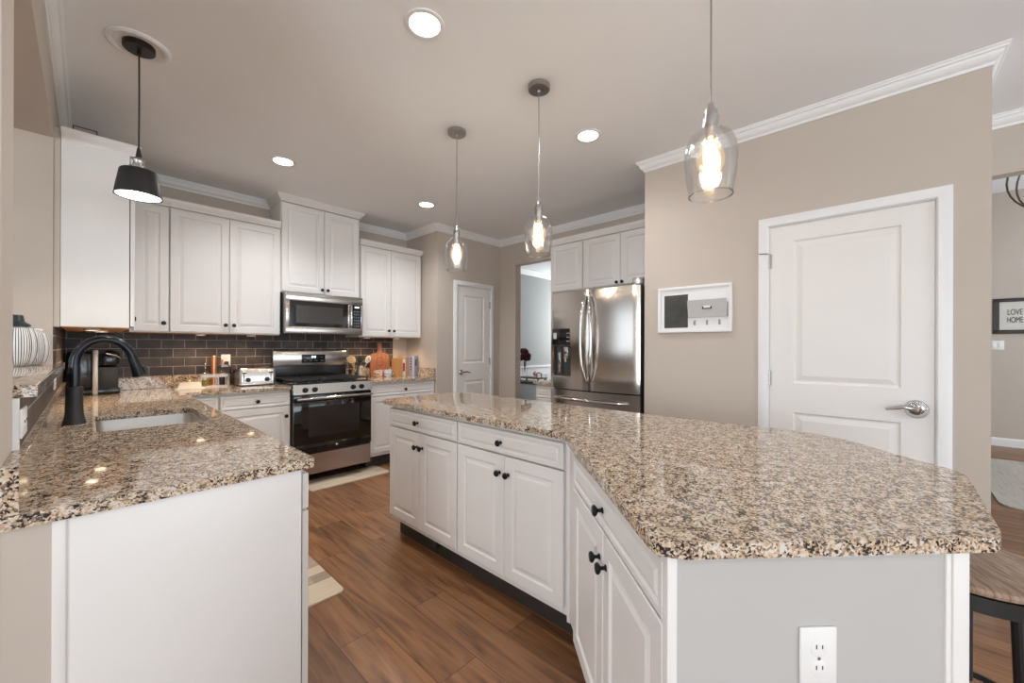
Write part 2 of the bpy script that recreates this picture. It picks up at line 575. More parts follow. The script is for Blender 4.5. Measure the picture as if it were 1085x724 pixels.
def thing(name, label, cat, loc=(0, 0, 0), rotz=0.0, group=None):
    o = bpy.data.objects.new(name, None)
    C.objects.link(o)
    o.empty_display_size = 0.1
    o.location = loc
    o.rotation_euler = (0, 0, rotz)
    return tag(o, label, cat, group)


def struct(name, mb, m, smooth=False):
    o = mb.build(name, m, smooth=smooth)
    o['kind'] = 'structure'
    return o


def copy_tree(o, parent=None):
    c = o.copy()
    C.objects.link(c)
    c.parent = parent
    for ch in list(o.children):
        copy_tree(ch, c)
    return c


def text(name, body, size, m, parent, loc, rot, depth=0.0006, sx=1.0):
    cu = bpy.data.curves.new(name, 'FONT')
    cu.body = body
    cu.size = size
    cu.extrude = depth
    cu.align_x = 'CENTER'
    cu.align_y = 'CENTER'
    tmp = bpy.data.objects.new(name + '_tmp', cu)
    C.objects.link(tmp)
    bpy.context.view_layer.update()
    me = bpy.data.meshes.new_from_object(tmp.evaluated_get(bpy.context.evaluated_depsgraph_get()))
    bpy.data.objects.remove(tmp)
    me.materials.clear()
    me.materials.append(m)
    o = bpy.data.objects.new(name, me)
    C.objects.link(o)
    o.parent = parent
    o.location = loc
    o.rotation_euler = rot
    o.scale = (sx, 1, 1)
    return o


def lamp(name, kind, loc, power, col, size=0.05, spot=None, parent=None, blend=0.6):
    l = bpy.data.lights.new(name, kind)
    l.energy = power
    l.color = col
    if kind in ('POINT', 'SPOT'):
        l.shadow_soft_size = size
    if kind == 'SPOT':
        l.spot_size = R(spot)
        l.spot_blend = blend
    o = bpy.data.objects.new(name, l)
    C.objects.link(o)
    if parent:
        o.parent = parent
    o.location = loc
    return o


def rrect(x0, x1, y0, y1, r, n=5):
    pts = []
    for cx, cy, a0 in ((x1 - r, y1 - r, 0), (x0 + r, y1 - r, 90), (x0 + r, y0 + r, 180), (x1 - r, y0 + r, 270)):
        for k in range(n + 1):
            a = R(a0 + 90 * k / n)
            pts.append((cx + r * math.cos(a), cy + r * math.sin(a)))
    return pts


def round_poly(pts, rad, n=5):
    out = []
    N_ = len(pts)
    for i in range(N_):
        p = Vector(pts[i]); a = Vector(pts[i - 1]); b = Vector(pts[(i + 1) % N_])
        r = rad[i] if isinstance(rad, (list, tuple)) else rad
        da, db = (a - p), (b - p)
        d = min(r, da.length * 0.45, db.length * 0.45)
        if d < 1e-4:
            out.append((p.x, p.y)); continue
        s, e = p + da.normalized() * d, p + db.normalized() * d
        for k in range(n + 1):
            t = k / n
            q = s * (1 - t) ** 2 + p * 2 * t * (1 - t) + e * t * t
            out.append((q.x, q.y))
    return out


# ------------------------------------------------------------------ the setting
struct('floor', MB().box(-4.6, XB + 0.1, -4.7, 5.2, -0.06, 0.0), M_FLOOR)
struct('ceiling', MB().box(-4.6, XF + 0.1, -4.7, 5.2, ZC, ZC + 0.08), M_CEIL)
struct('ceiling_dining', MB().box(XF + 0.1, XB + 0.1, 2.2, 5.2, ZC, ZC + 0.08), M_CEIL)
struct('ceiling_living', MB().box(XF, XB + 0.1, -4.7, 2.2, ZB, ZB + 0.08), M_CEIL)

# left wall with the pass-through opening
lw = MB()
lw.box(XL - 0.15, XL, 1.345, 1.55, 0, ZC)
lw.box(XL - 0.15, XL, 1.55, 3.2, 0, 1.143)
lw.box(XL - 0.15, XL, 1.55, 3.2, 2.368, ZC)
lw.box(XL - 0.15, XL, 3.2, YW + 0.12, 0, ZC)
lw.box(XL - 0.15, -0.053, 1.346, 2.2, 0, 0.883)
struct('wall_left', lw, M_WALL)
struct('wall_range', MB().box(XL, XP + 0.12, YW, YW + 0.12, 0, ZC), M_WALL)
struct('wall_pantry_side', MB().box(XP, XP + 0.1, YP, YW, 0, ZC), M_WALL)
# pantry front wall with a hole for the door
pw = MB()
pw.box(XP + 0.1, 3.10, YP, YP + 0.1, 0, ZC)
pw.box(3.66, XF, YP, YP + 0.1, 0, ZC)
pw.box(3.10, 3.66, YP, YP + 0.1, 2.035, ZC)
struct('wall_pantry_front', pw, M_WALL)
fw = MB()
fw.box(XF, XF + 0.1, 3.539, 5.1, 0, ZC)
fw.box(XF, XF + 0.1, 2.72, 3.539, ZH, ZC)
fw.box(XF, XF + 0.1, YD2, 2.72, 0, ZC)
fw.box(XF, XF + 0.1, -4.7, YD2, ZH, ZB)
fw.box(XF + 0.001, XF + 0.1, YD2, 2.3, ZC, ZB)
struct('wall_fridge', fw, M_WALL)
cw = MB()
cw.box(XD, XD + 0.11, YD2, -0.197, 0, ZC)
cw.box(XD, XD + 0.11, 0.540, YD1, 0, ZC)
cw.box(XD, XD + 0.11, -0.197, 0.540, 2.04, ZC)
cw.box(XD + 0.11, XF, YD1 - 0.11, YD1, 0, ZC)
cw.box(XD + 0.11, XF, YD2, YD2 + 0.11, 0, ZC)
struct('wall_closet', cw, M_WALL)
struct('wall_living_far', MB().box(XB, XB + 0.1, -4.7, 2.2, 0, ZB), M_WALL)
struct('wall_dining_back', MB().box(XF + 0.1, XB, 4.83, 4.93, 0, ZC), M_DIN)
dr = MB()
dr.box(XF + 0.1, XB, 2.2, 2.3, 0, ZB)
struct('wall_dining_side', dr, M_DIN)
struct('wall_dining_right', MB().box(7.2, 7.3, 2.3, 4.83, 0, ZC), M_DIN)


def window_wall(name, axis, pos, thick, a0, a1, z1, wins):
    """a wall along one axis with window openings; wins: (c, w, z0, z1)."""
    mb = MB()

    def bx(p0, p1, q0, q1):
        if axis == 'x':
            mb.box(p0, p1, pos, pos + thick, q0, q1)
        else:
            mb.box(pos, pos + thick, p0, p1, q0, q1)
    cur = a0
    for c, w, q0, q1 in wins:
        bx(cur, c - w / 2, 0, z1)
        bx(c - w / 2, c + w / 2, 0, q0)
        bx(c - w / 2, c + w / 2, q1, z1)
        cur = c + w / 2
    bx(cur, a1, 0, z1)
    struct(name, mb, M_WALL)


window_wall('wall_back', 'x', -4.6, 0.1, -4.6, XB, ZB, [(0.4, 2.4, 0.4, 2.45), (3.2, 1.8, 0.4, 2.45), (6.2, 2.3, 0.5, 2.6)])
window_wall('wall_family', 'y', -4.6, 0.1, -4.6, 5.0, ZC, [(-1.6, 2.4, 0.45, 2.4), (2.6, 2.4, 0.45, 2.4)])
struct('wall_family_end', MB().box(-4.5, XL - 0.15, 4.9, 5.0, 0, ZC), M_WALL)
wn = 0
for axis, c, w, q0, q1 in (('x', 0.4, 2.4, 0.4, 2.45), ('x', 3.2, 1.8, 0.4, 2.45), ('x', 6.2, 2.3, 0.5, 2.6), ('y', -1.6, 2.4, 0.45, 2.4), ('y', 2.6, 2.4, 0.45, 2.4)):
    wn += 1
    mb = MB()
    a, b = c - w / 2, c + w / 2
    for (p0, p1, r0, r1) in ((a - 0.09, a, q0 - 0.09, q1 + 0.09), (b, b + 0.09, q0 - 0.09, q1 + 0.09), (a, b, q1, q1 + 0.09), (a, b, q0 - 0.09, q0), (c - 0.03, c + 0.03, q0, q1)):
        if axis == 'x':
            mb.box(p0, p1, -4.5, -4.48, r0, r1)
        else:
            mb.box(-4.5, -4.48, p0, p1, r0, r1)
    struct('window_%d' % wn, mb, M_TRIM)

# crown moulding (one run round the kitchen)
CR = [(0, 2.630), (0.007, 2.630), (0.010, 2.641), (0.010, 2.645), (0.016, 2.648), (0.024, 2.656), (0.031, 2.668), (0.036, 2.682), (0.044, 2.684), (0.047, 2.694), (0.052, 2.697), (0.052, ZC), (0, ZC)]
mb = MB()
mb.sweep([(XL, -4.4), (XL, YW), (1.25, YW)], CR)
struct('trim_1', mb, M_TRIM)
mb = MB()
mb.sweep([(2.003, YW), (XP, YW), (XP, YP), (XF, YP), (XF, YD1), (XD, YD1), (XD, YD2), (XF, YD2), (XF, -4.4)], CR)
struct('trim_2', mb, M_TRIM)
mb = MB()
mb.sweep([(XF + 0.1, 4.83), (7.2, 4.83)], [(0, 2.60), (0.01, 2.60), (0.02, 2.62), (0.06, 2.67), (0.07, 2.69), (0.07, ZC), (0, ZC)])
struct('trim_3', mb, M_TRIM, smooth=True)
# dining wainscot with chair rail
mb = MB()
mb.box(XF + 0.1, 7.2, 4.815, 4.83, 0.0, 0.88)
mb.box(XF + 0.1, 7.2, 4.795, 4.83, 0.88, 0.92, 0.005)
for k in range(6):
    x = XF + 0.25 + k * 0.55
    for (a, b, c, d) in ((x, x + 0.4, 0.74, 0.76), (x, x + 0.4, 0.2, 0.22), (x, x + 0.02, 0.2, 0.76), (x + 0.38, x + 0.4, 0.2, 0.76)):
        mb.box(a, b, 4.803, 4.815, c, d, 0.003)
struct('trim_4', mb, M_TRIM)
# baseboards
BBP = [(0, 0), (0.014, 0), (0.014, 0.085), (0.010, 0.10), (0.004, 0.108), (0, 0.108)]
struct('baseboard_closet', MB().sweep([(XD, -0.258), (XD, YD2), (XF, YD2)], BBP), M_TRIM)
struct('baseboard_closet_2', MB().sweep([(XD, YD1 - 0.01), (XD, 0.602)], BBP), M_TRIM)
struct('baseboard_living', MB().sweep([(XB, 2.2), (XB, -4.5)], BBP), M_TRIM)
struct('baseboard_pantry', MB().sweep([(XP + 0.001, YP), (3.03, YP)], BBP), M_TRIM)
struct('baseboard_opening', MB().sweep([(3.75, YP), (XF, YP), (XF, 3.539)], BBP), M_TRIM)

# tiled splashback and granite upstand: structure on the walls
tl = MB()
tl.box(XL, 1.25, YW - 0.010, YW, 1.017, 1.3715)
tl.box(1.25, 2.003, YW - 0.010, YW, 1.017, 1.78)
tl.box(1.245, 1.988, YW - 0.010, YW, 0.93, 1.017)
tl.box(2.003, 2.60, YW - 0.010, YW, 1.017, 1.3715)
tl.box(XL, XL + 0.010, 1.552, 3.2, 1.017, 1.1425)
tl.box(XL, XL + 0.010, 3.2, YW - 0.010, 1.017, 1.3715)
struct('wall_tile', tl, M_TILE)
struct('trim_5', MB().box(XL, XL + 0.011, 1.533, 1.551, 1.017, 1.143, 0.001), M_TRIM)
struct('trim_6', MB().box(XL + 0.0005, -0.100, 3.205, 3.30, 1.372, 2.43), M_WALL)


# ------------------------------------------------------------------ interior doors
DPROF = [(0.008, 0.009), (0.016, 0.010), (0.046, 0.002)]


def casing(w, h, cw_=0.057):
    mb = MB()
    prof = [(0.0, 0.0), (0.0, -0.010), (0.006, -0.017), (0.040, -0.019), (0.052, -0.012), (cw_, -0.010), (cw_, 0.0)]
    # inside edges at x=0..w, z=h ; mitred
    rows = []
    for (bx_, bz, sx, sz) in ((0, 0, -1, 0), (0, h, -1, 1), (w, h, 1, 1), (w, 0, 1, 0)):
        rows.append([mb.bm.verts.new((bx_ + sx * o, y, bz + sz * o)) for o, y in prof])
    k = len(prof)
    for a, b in zip(rows[:-1], rows[1:]):
        for j in range(k):
            mb.bm.faces.new((a[j], a[(j + 1) % k], b[(j + 1) % k], b[j]))
    bmesh.ops.recalc_face_normals(mb.bm, faces=mb.bm.faces[:])
    return mb._tag()


def room_door(name, loc, rotz, w, h, stile, z_p, handle_side, wall_t):
    t = bpy.data.objects.new(name, None)
    C.objects.link(t)
    t['kind'] = 'structure'
    t.location = loc
    t.rotation_euler.z = rotz
    MB().panelled(w - 0.006, h - 0.01, [stile, w - 0.006 - stile], z_p, {(1, 1), (1, 3)}, DPROF, x0=0.003, z0=0.006, y=0.004, t=0.035).build('door_leaf', M_DOOR, t)
    casing(w, h).build('casing', M_TRIM, t)
    jb = MB()
    jb.box(-0.0005, 0.0025, 0.0, wall_t, 0, h); jb.box(w - 0.0025, w + 0.0005, 0.0, wall_t, 0, h); jb.box(0, w, 0, wall_t, h - 0.003, h)
    jb.box(0, 0.012, 0.042, wall_t, 0, h); jb.box(w - 0.012, w, 0.042, wall_t, 0, h)
    jb.build('jamb', M_TRIM, t)
    hx = 0.07 if handle_side < 0 else w - 0.07
    s = 1 if handle_side < 0 else -1
    hb = MB()
    z = 0.955
    hb.lathe([(0, 0.0), (0.033, 0), (0.033, 0.004), (0.027, 0.010), (0.012, 0.013), (0.010, 0.045), (0, 0.045)], (hx, 0.004, z), (0, -1, 0), 24)
    hb.tube([(hx, -0.038, z), (hx + s * 0.02, -0.045, z + 0.004), (hx + s * 0.05, -0.046, z + 0.008), (hx + s * 0.085, -0.044, z - 0.002), (hx + s * 0.115, -0.042, z - 0.008)], [0.011, 0.010, 0.009, 0.008, 0.006], 10)
    hb.build('handle', M_CHROME, t)
    for z in (0.25, 1.08, 1.82):
        if z > h:
            continue
        q = MB()
        xx = w - 0.002 if handle_side < 0 else 0.002
        q.cyl((xx, -0.004, z - 0.045), (xx, -0.004, z + 0.045), 0.006, n=10)
        q.box(xx - 0.012, xx + 0.012, -0.001, 0.004, z - 0.044, z + 0.044)
        if z > 1.5 and w > 0.7:
            q.tube([(xx, -0.004, z + 0.045), (xx - 0.02, -0.03, z + 0.047), (xx - 0.05, -0.04, z + 0.047)], 0.004, 8)
        q.build('hinge', M_NICKEL, t)
    return t


room_door('door_1', (XD, 0.536, 0), -PI / 2, 0.729, 2.036, 0.124, [0.23, 0.870, 1.050, 1.925], 1, 0.11)
room_door('door_2', (3.098, YP, 0), 0, 0.564, 2.030, 0.105, [0.23, 0.840, 1.06, 1.905], -1, 0.1)
# clear child-proof cover on the door handle
q = MB()
q.lathe([(0.040, 0.0), (0.046, 0.004), (0.047, 0.03), (0.044, 0.045), (0.018, 0.047)], (XD - 0.0001, -0.123, 0.955), (-1, 0, 0), 24)
tag(q.build('handle_cover', glass_mat('clear_plastic', (0.90, 0.90, 0.90), 1.5)), 'round clear plastic childproof cover around the closet door lever', 'handle cover')


# ------------------------------------------------------------------ cabinets
CPROF = [(0.005, 0.007), (0.011, 0.008), (0.032, 0.001)]


def cab_door(w, h, x0, z0, y=0.0, fr=0.052):
    return MB().panelled(w, h, [fr, w - fr], [fr, h - fr], {(1, 1)}, CPROF, x0=x0, z0=z0, y=y)


def drawer_front(w, h, x0, z0, y=0.0):
    return MB().panelled(w, h, [0.016, w - 0.016], [0.016, h - 0.016], {(1, 1)}, [(0.006, 0.004), (0.012, 0.004), (0.022, 0.0)], x0=x0, z0=z0, y=y)


def knob(parent, x, z, y=0.0):
    q = MB()
    q.lathe([(0, 0), (0.009, 0), (0.009, 0.002), (0.0055, 0.004), (0.005, 0.014), (0.011, 0.018), (0.0155, 0.022), (0.016, 0.026), (0.013, 0.030), (0, 0.032)], (x, y, z), (0, -1, 0), 18)
    return q.build('knob', M_KNOB, parent)


def base_cabinet(name, label, loc, rotz, w, depth, drawers, doors, toe=True, zsplit=0.745, zbot=0.155, ztop=0.862, group=None, toe_h=0.12, knob_z=None, body_top=None):
    """front faces local -y at y=0, x to the right. drawers/doors: (x0, x1, knob_x or None)."""
    t = thing(name, label, 'cabinet', loc, rotz, group)
    b = MB()
    b.box(0, w, 0.0235, depth, toe_h, B0 if body_top is None else body_top)
    if body_top:
        b.box(0, w, 0.0195, 0.045, body_top, B0); b.box(0, 0.018, 0.045, depth, body_top, B0); b.box(w - 0.018, w, 0.045, depth, body_top, B0)
    b.build('cabinet_body', M_CAB, t)
    if toe:
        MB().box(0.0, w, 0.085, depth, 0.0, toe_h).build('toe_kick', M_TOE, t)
    for (a, c, kx) in drawers:
        d = drawer_front(c - a, ztop - zsplit - 0.004, a, zsplit + 0.004).build('drawer', M_CAB, t)
        if kx is not None:
            knob(d, kx, (ztop + zsplit) / 2)
    for (a, c, kx) in doors:
        top = (zsplit - 0.004) if drawers else ztop
        d = cab_door(c - a, top - zbot, a, zbot).build('door', M_CAB, t)
        if kx is not None:
            knob(d, kx, top - 0.085 if knob_z is None else knob_z)
    return t


# island: two straight units, one angled unit, corner filler, end panel
W1 = 2.42 - 1.709
base_cabinet('base_cabinet', 'white island cabinet with one drawer over two doors, nearest the range', (1.385, 2.42, 0), -PI / 2, W1, 0.60,
             [(0.006, W1 - 0.004, W1 * 0.47)], [(0.006, 0.353, 0.353 - 0.025), (0.356, W1 - 0.004, 0.356 + 0.028)], group=None)
W2 = 1.706 - 0.99
base_cabinet('base_cabinet', 'white island cabinet with one drawer over two doors, just before the island bends', (1.385, 1.706, 0), -PI / 2, W2, 0.60,
             [(0.004, W2 - 0.008, W2 * 0.47)], [(0.004, 0.357, 0.357 - 0.028), (0.360, W2 - 0.008, 0.360 + 0.028)])
AX, AY = 1.38, 0.986
AA = math.atan2(-0.689, -0.638)
W3 = 0.927
base_cabinet('base_cabinet', 'white angled island cabinet with a drawer over two doors and paired black knobs', (AX, AY, 0), AA, W3, 0.56,
             [(0.168, 0.922, 0.54)], [(0.168, 0.540, 0.540 - 0.028), (0.545, 0.922, 0.545 + 0.028)])
ca, sa = math.cos(AA), math.sin(AA)


def AP(x, y):
    return (AX + ca * x - sa * y, AY + sa * x + ca * y)


JX = (0.744, 0.295)
KX = (1.162, -0.119)
# filler body between the straight and the angled units (back of the island)
pl = [(1.40, 0.985), (1.985, 0.985), (1.985, 0.66), (1.86, 0.55), AP(0.0, 0.561), AP(0.0, 0.03)]
tag(MB().prism(pl, 0.10, B0).build('island_back_panel', M_CAB, smooth=False), 'white filler panel closing the back of the island where it bends', 'panel')
t = thing('island_end_panel', 'white flat end panel of the island facing the camera with edge battens', 'panel', (JX[0], JX[1], 0), math.atan2(KX[1] - JX[1], KX[0] - JX[0]))
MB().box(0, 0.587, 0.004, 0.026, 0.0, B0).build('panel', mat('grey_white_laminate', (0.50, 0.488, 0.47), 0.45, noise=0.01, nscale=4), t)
MB().box(-0.002, 0.017, -0.004, 0.03, 0.0, B0, 0.002).build('batten', M_CAB, t)
q = MB(); q.box(0.556, 0.589, -0.003, 0.03, 0.0, B0, 0.002); q.box(0.545, 0.556, 0.0, 0.01, 0.0, B0, 0.002)
q.build('batten', M_CAB, t)
t = thing('rubber_block', 'small black rubber block under the front edge of the first island cabinet', 'block', (1.415, 1.93, 0.086))
MB().box(-0.016, 0.016, -0.02, 0.02, 0.0, 0.034, 0.004).build('block_body', M_BLKM, t)
MB().cyl((0, 0, -0.004), (0, 0, 0.0), 0.009, n=12).build('screw', M_NICKEL, t)
# island worktop
poly = [(1.358, 2.487), (1.358, 0.975), (0.726, 0.315), (0.738, 0.272), (1.185, -0.160), (1.215, -0.168), (1.69, -0.172), (1.75, -0.150), (1.85, -0.045), (2.03, 0.11), (2.085, 0.22), (2.095, 0.36), (2.06, 0.62), (2.05, 1.2), (2.04, 2.30), (1.97, 2.487)]
rad = [0.05, 0.05, 0.02, 0.02, 0.02, 0.02, 0.04, 0.04, 0.1, 0.1, 0.1, 0.1, 0.1, 0.3, 0.15, 0.1]
tag(MB().prism(round_poly(poly, rad), B0 + 0.001, TOP, bev=0.005).build('island_countertop', M_GRAN), 'speckled tan granite countertop covering the whole bent island', 'countertop')


def outlet(name, label, loc, rotz, w=0.072, h=0.116, kind='duplex', group=None, tilt=0):
    t = thing(name, label, 'outlet' if kind == 'duplex' else 'switch', loc, rotz, group)
    MB().box(-w / 2, w / 2, -0.006, 0, -h / 2, h / 2, 0.003).build('cover_plate', M_PLASTIC, t)
    horiz = w > h
    for s in (-1, 1):
        dx, dz = (s * w * 0.2, 0) if horiz or kind == 'switch' else (0, s * 0.0195)
        q = MB()
        if kind == 'duplex':
            q.lathe([(0.0165, 0), (0.0165, 0.0008), (0.0155, 0.0012), (0, 0.0012)], (dx, -0.006, dz), (0, -1, 0), 24)
            q.mat(1)
            q.box(dx - 0.0068, dx - 0.0050, -0.0078, -0.0070, dz - 0.001, dz + 0.007)
            q.box(dx + 0.0050, dx + 0.0068, -0.0078, -0.0070, dz - 0.001, dz + 0.006)
            q.cyl((dx, -0.0070, dz - 0.0075), (dx, -0.0078, dz - 0.0075), 0.0026, n=10)
            q.build('socket', [M_PLASTIC, M_SLOT], t)
        else:
            q.box(dx - 0.016, dx + 0.016, -0.009, -0.006, -0.033, 0.033, 0.001)
            q.build('rocker', M_PLASTIC, t)
    MB().lathe([(0.003, 0), (0.003, 0.001), (0, 0.0015)], (0, -0.006, 0), (0, -1, 0), 10).build('screw', M_NICKEL, t)
    return t


ea = math.atan2(KX[1] - JX[1], KX[0] - JX[0])
ox, oy = JX[0] + math.cos(ea) * 0.291, JX[1] + math.sin(ea) * 0.291
outlet('wall_outlet', 'white duplex outlet on the island end panel', (ox - math.sin(ea) * 0.004, oy + math.cos(ea) * 0.004, 0.684), ea)

# peninsula / sink run (fronts face +x), X 0.50
XS = 0.500
FX = 0.4735
for nm, y0, y1, drs, dos in (
        ('white peninsula cabinet at the near end, drawer edge showing by the floor mat', 1.36, 2.27, 1, 2),
        ('white sink base cabinet under the basin', 2.273, 3.02, 1, 2),
        ('white corner cabinet between the sink and the range wall', 3.023, 3.86, 1, 1)):
    w = y1 - y0
    dr_ = [(0.004, w - 0.004, w / 2)]
    if dos == 2:
        do_ = [(0.004, w / 2 - 0.002, w / 2 - 0.03), (w / 2 + 0.002, w - 0.004, w / 2 + 0.03)]
    else:
        do_ = [(0.004, w - 0.1, w - 0.13)]
        dr_ = [(0.004, w - 0.1, w / 2)]
    base_cabinet('base_cabinet', nm, (FX + 0.0195, y0, 0), PI / 2, w, 0.53, dr_, do_, body_top=0.64 if 'sink base' in nm else None)
t = thing('peninsula_end_panel', 'large white end panel of the sink peninsula facing the camera', 'panel', (-0.053, 1.345, 0))
MB().box(0.0, 0.5175, 0.0, 0.014, 0.0, B0, 0.001).build('panel', M_CAB, t)
MB().box(0.0, 0.022, -0.004, 0.014, 0.0, B0, 0.003).build('batten', M_CAB, t)

# L-shaped worktop with sink cut-out
SX0, SX1, SY0, SY1 = 0.026, 0.415, 2.365, 2.945
outer = [(XL + 0.0005, 1.332), (XS, 1.332), (XS, 3.849), (1.243, 3.849), (1.243, YW - 0.001), (XL + 0.0005, YW - 0.001)]
outer = round_poly(outer, [0, 0.012, 0.004, 0, 0, 0], 3)
hole = rrect(SX0, SX1, SY0, SY1, 0.035)
tag(MB().prism(outer, B0 + 0.001, TOP, holes=[hole]).build('sink_countertop', M_GRAN, smooth=False), 'L-shaped speckled granite countertop around the sink up to the range', 'countertop')
tag(MB().prism([(1.990, 3.849), (XP - 0.001, 3.849), (XP - 0.001, YW - 0.001), (1.990, YW - 0.001)], B0 + 0.001, TOP).build('countertop', M_GRAN, smooth=False),
    'short granite countertop right of the range under the books', 'countertop')
q = MB()
q.box(XL + 0.0005, XL + 0.026, 1.334, YW - 0.028, TOP + 0.0005, 1.0165, 0.002)
q.box(XL + 0.0005, 1.243, YW - 0.028, YW - 0.001, TOP + 0.0005, 1.0165, 0.002)
struct('trim_7', q, M_GRAN)
q = MB()
q.box(1.990, XP - 0.001, YW - 0.028, YW - 0.001, TOP + 0.0005, 1.0165, 0.002)
q.box(XP - 0.028, XP - 0.001, 3.852, YW - 0.028, TOP + 0.0005, 1.0165, 0.002)
struct('trim_8', q, M_GRAN)
tag(MB().prism([(XL - 0.24, 1.552), (-0.085, 1.552), (-0.085, 3.36), (XL + 0.0105, 3.36), (XL + 0.0105, 3.199), (XL - 0.24, 3.199)], 1.144, 1.174, bev=0.003).build('ledge_countertop', M_GRAN), 'narrow granite bar ledge in the pass-through opening at far left', 'ledge')

# sink
t = thing('kitchen_sink', 'undermount stainless steel sink in the granite peninsula', 'sink', ((SX0 + SX1) / 2, (SY0 + SY1) / 2, 0.66))
q = MB()
cx, cy = (SX0 + SX1) / 2, (SY0 + SY1) / 2
loops = []
for (dx, z, r) in ((0.012, B0 - 0.66, 0.035), (-0.002, B0 - 0.66, 0.04), (-0.004, 0.05, 0.045), (-0.02, 0.02, 0.05), (-0.05, 0.012, 0.05)):
    pts = rrect(SX0 - dx - cx, SX1 + dx - cx, SY0 - dx - cy, SY1 + dx - cy, r)
    loops.append([q.bm.verts.new((x, y, z)) for x, y in pts])
for a, b in zip(loops[:-1], loops[1:]):
    for i in range(len(a)):
        q.bm.faces.new((a[i], a[(i + 1) % len(a)], b[(i + 1) % len(a)], b[i]))
q.bm.faces.new(loops[-1])
q._tag()
q.build('basin', mat('sink_steel', (0.70, 0.68, 0.65), 0.33, metal=1, noise=0.03), t)
MB().lathe([(0.045, 0.0), (0.045, 0.003), (0.03, 0.003), (0.028, 0.0), (0, 0.0)], (0, 0.12, 0.012), (0, 0, 1), 24).build('drain', M_CHROME, t)

# base cabinets on the range wall
base_cabinet('base_cabinet', 'white base cabinet left of the range with one drawer over one door', (0.722, 3.868, 0), 0, 0.520, 0.60,
             [(0.006, 0.516, 0.262)], [(0.006, 0.516, 0.480)], knob_z=0.655)
base_cabinet('base_cabinet', 'narrow white corner base cabinet with a small drawer beside the sink run', (0.502, 3.868, 0), 0, 0.218, 0.60,
             [(0.004, 0.214, None)], [(0.004, 0.214, None)])
base_cabinet('base_cabinet', 'white base cabinet right of the range with one wide drawer', (1.992, 3.868, 0), 0, 0.806, 0.595,
             [(0.006, 0.800, 0.410)], [(0.006, 0.400, 0.37), (0.404, 0.800, 0.434)])
# small base and worktop left of the fridge
base_cabinet('base_cabinet', 'small white base cabinet with a black knob drawer beside the fridge', (3.20, 2.655, 0), -PI / 2, 0.385, 0.64,
             [(0.006, 0.379, 0.29)], [(0.006, 0.379, 0.34)])
tag(MB().box(3.175, XF - 0.001, 2.268, 2.670, B0 + 0.001, TOP, 0.003).build('countertop', M_GRAN), 'small granite countertop between the fridge and the dining opening', 'countertop')


def upper_cabinet(name, label, loc, rotz, w, depth, h, doors, dz0=0.012, dz1=None, molding=True, knob_low=0.065, sides=(1, 1)):
    """loc at underside; front faces -y."""
    t = thing(name, label, 'cabinet', loc, rotz)
    dz1 = h - 0.012 if dz1 is None else dz1
    MB().box(0, w, 0.0235, depth, 0.004, h).build('cabinet_body', M_CAB, t)
    MB().box(0.002, w - 0.002, 0.022, depth - 0.002, 0.0, 0.004).build('underside', M_UNDER, t)
    for (a, c, kx) in doors:
        d = cab_door(c - a, dz1 - dz0, a, dz0).build('door', M_CAB, t)
        if kx is not None:
            knob(d, kx, dz0 + knob_low)
    if molding:
        q = MB()
        path = ([(0, depth)] if sides[0] else []) + [(0, 0.0), (w, 0.0)] + ([(w, depth)] if sides[1] else [])
        q.sweep(path, [(-0.020, h), (0.003, h), (0.004, h + 0.010), (0.012, h + 0.020), (0.019, h + 0.036), (0.023, h + 0.046), (0.023, h + 0.060), (-0.020, h + 0.060)])
        q.box(0.02, w - 0.02, 0.02, depth, h, h + 0.056)
        q.build('top_molding', M_CAB, t)
    return t


ZU = 1.372
HU = 1.003
upper_cabinet('wall_cabinet', 'tall white wall cabinet at far left, its blank side facing the camera', (0.190, 3.205, ZU), PI / 2, 1.26, 0.288, HU,
              [(0.003, 0.45, 0.41), (0.455, 0.90, 0.49)], sides=(1, 0))
upper_cabinet('wall_cabinet', 'narrow single-door white wall cabinet in the corner behind the black pendant', (0.218, YC, ZU), 0, 0.225, YW - YC - 0.001, HU,
              [(0.018, 0.221, 0.19)], sides=(0, 0))
upper_cabinet('wall_cabinet', 'double-door white wall cabinet above the toaster and oil bottles', (0.444, YC, ZU), 0, 0.794, YW - YC - 0.001, HU,
              [(0.004, 0.393, 0.365), (0.397, 0.790, 0.425)], sides=(0, 0))
t = upper_cabinet('wall_cabinet', 'double-door white wall cabinet above the microwave reaching the ceiling', (1.2405, YC, 1.782), 0, 0.766, YW - YC - 0.001, 0.86,
                  [(0.006, 0.395, 0.37), (0.399, 0.760, 0.425)], molding=False, dz1=0.85, knob_low=0.04)
q = MB()
q.sweep([(1.2405 - 1.2405, 0.344), (0, 0.0), (0.766, 0.0), (0.766, 0.344)], [(-0.02, 0.86), (0.004, 0.86), (0.008, 0.872), (0.028, 0.895), (0.036, 0.905), (0.042, 0.922), (-0.02, 0.922)])
q.build('crown_molding', M_CAB, t)
for o_ in t.children:
    pass
upper_cabinet('wall_cabinet', 'double-door white wall cabinet above the books and cutting board', (2.012, YC, ZU), 0, 0.774, YW - YC - 0.001, HU,
              [(0.010, 0.366, 0.335), (0.370, 0.770, 0.40)], sides=(0, 1))
upper_cabinet('wall_cabinet', 'single-door white wall cabinet over the left side of the fridge', (3.48, 2.684, 1.862), -PI / 2, 0.418, 0.362, 0.515,
              [(0.004, 0.412, None)], sides=(1, 0))
upper_cabinet('wall_cabinet', 'double-door white wall cabinet with two black knobs above the fridge', (3.48, 2.264, 1.862), -PI / 2, 0.85, 0.362, 0.515,
              [(0.006, 0.417, 0.39), (0.421, 0.846, 0.447)], knob_low=0.022, sides=(0, 0))

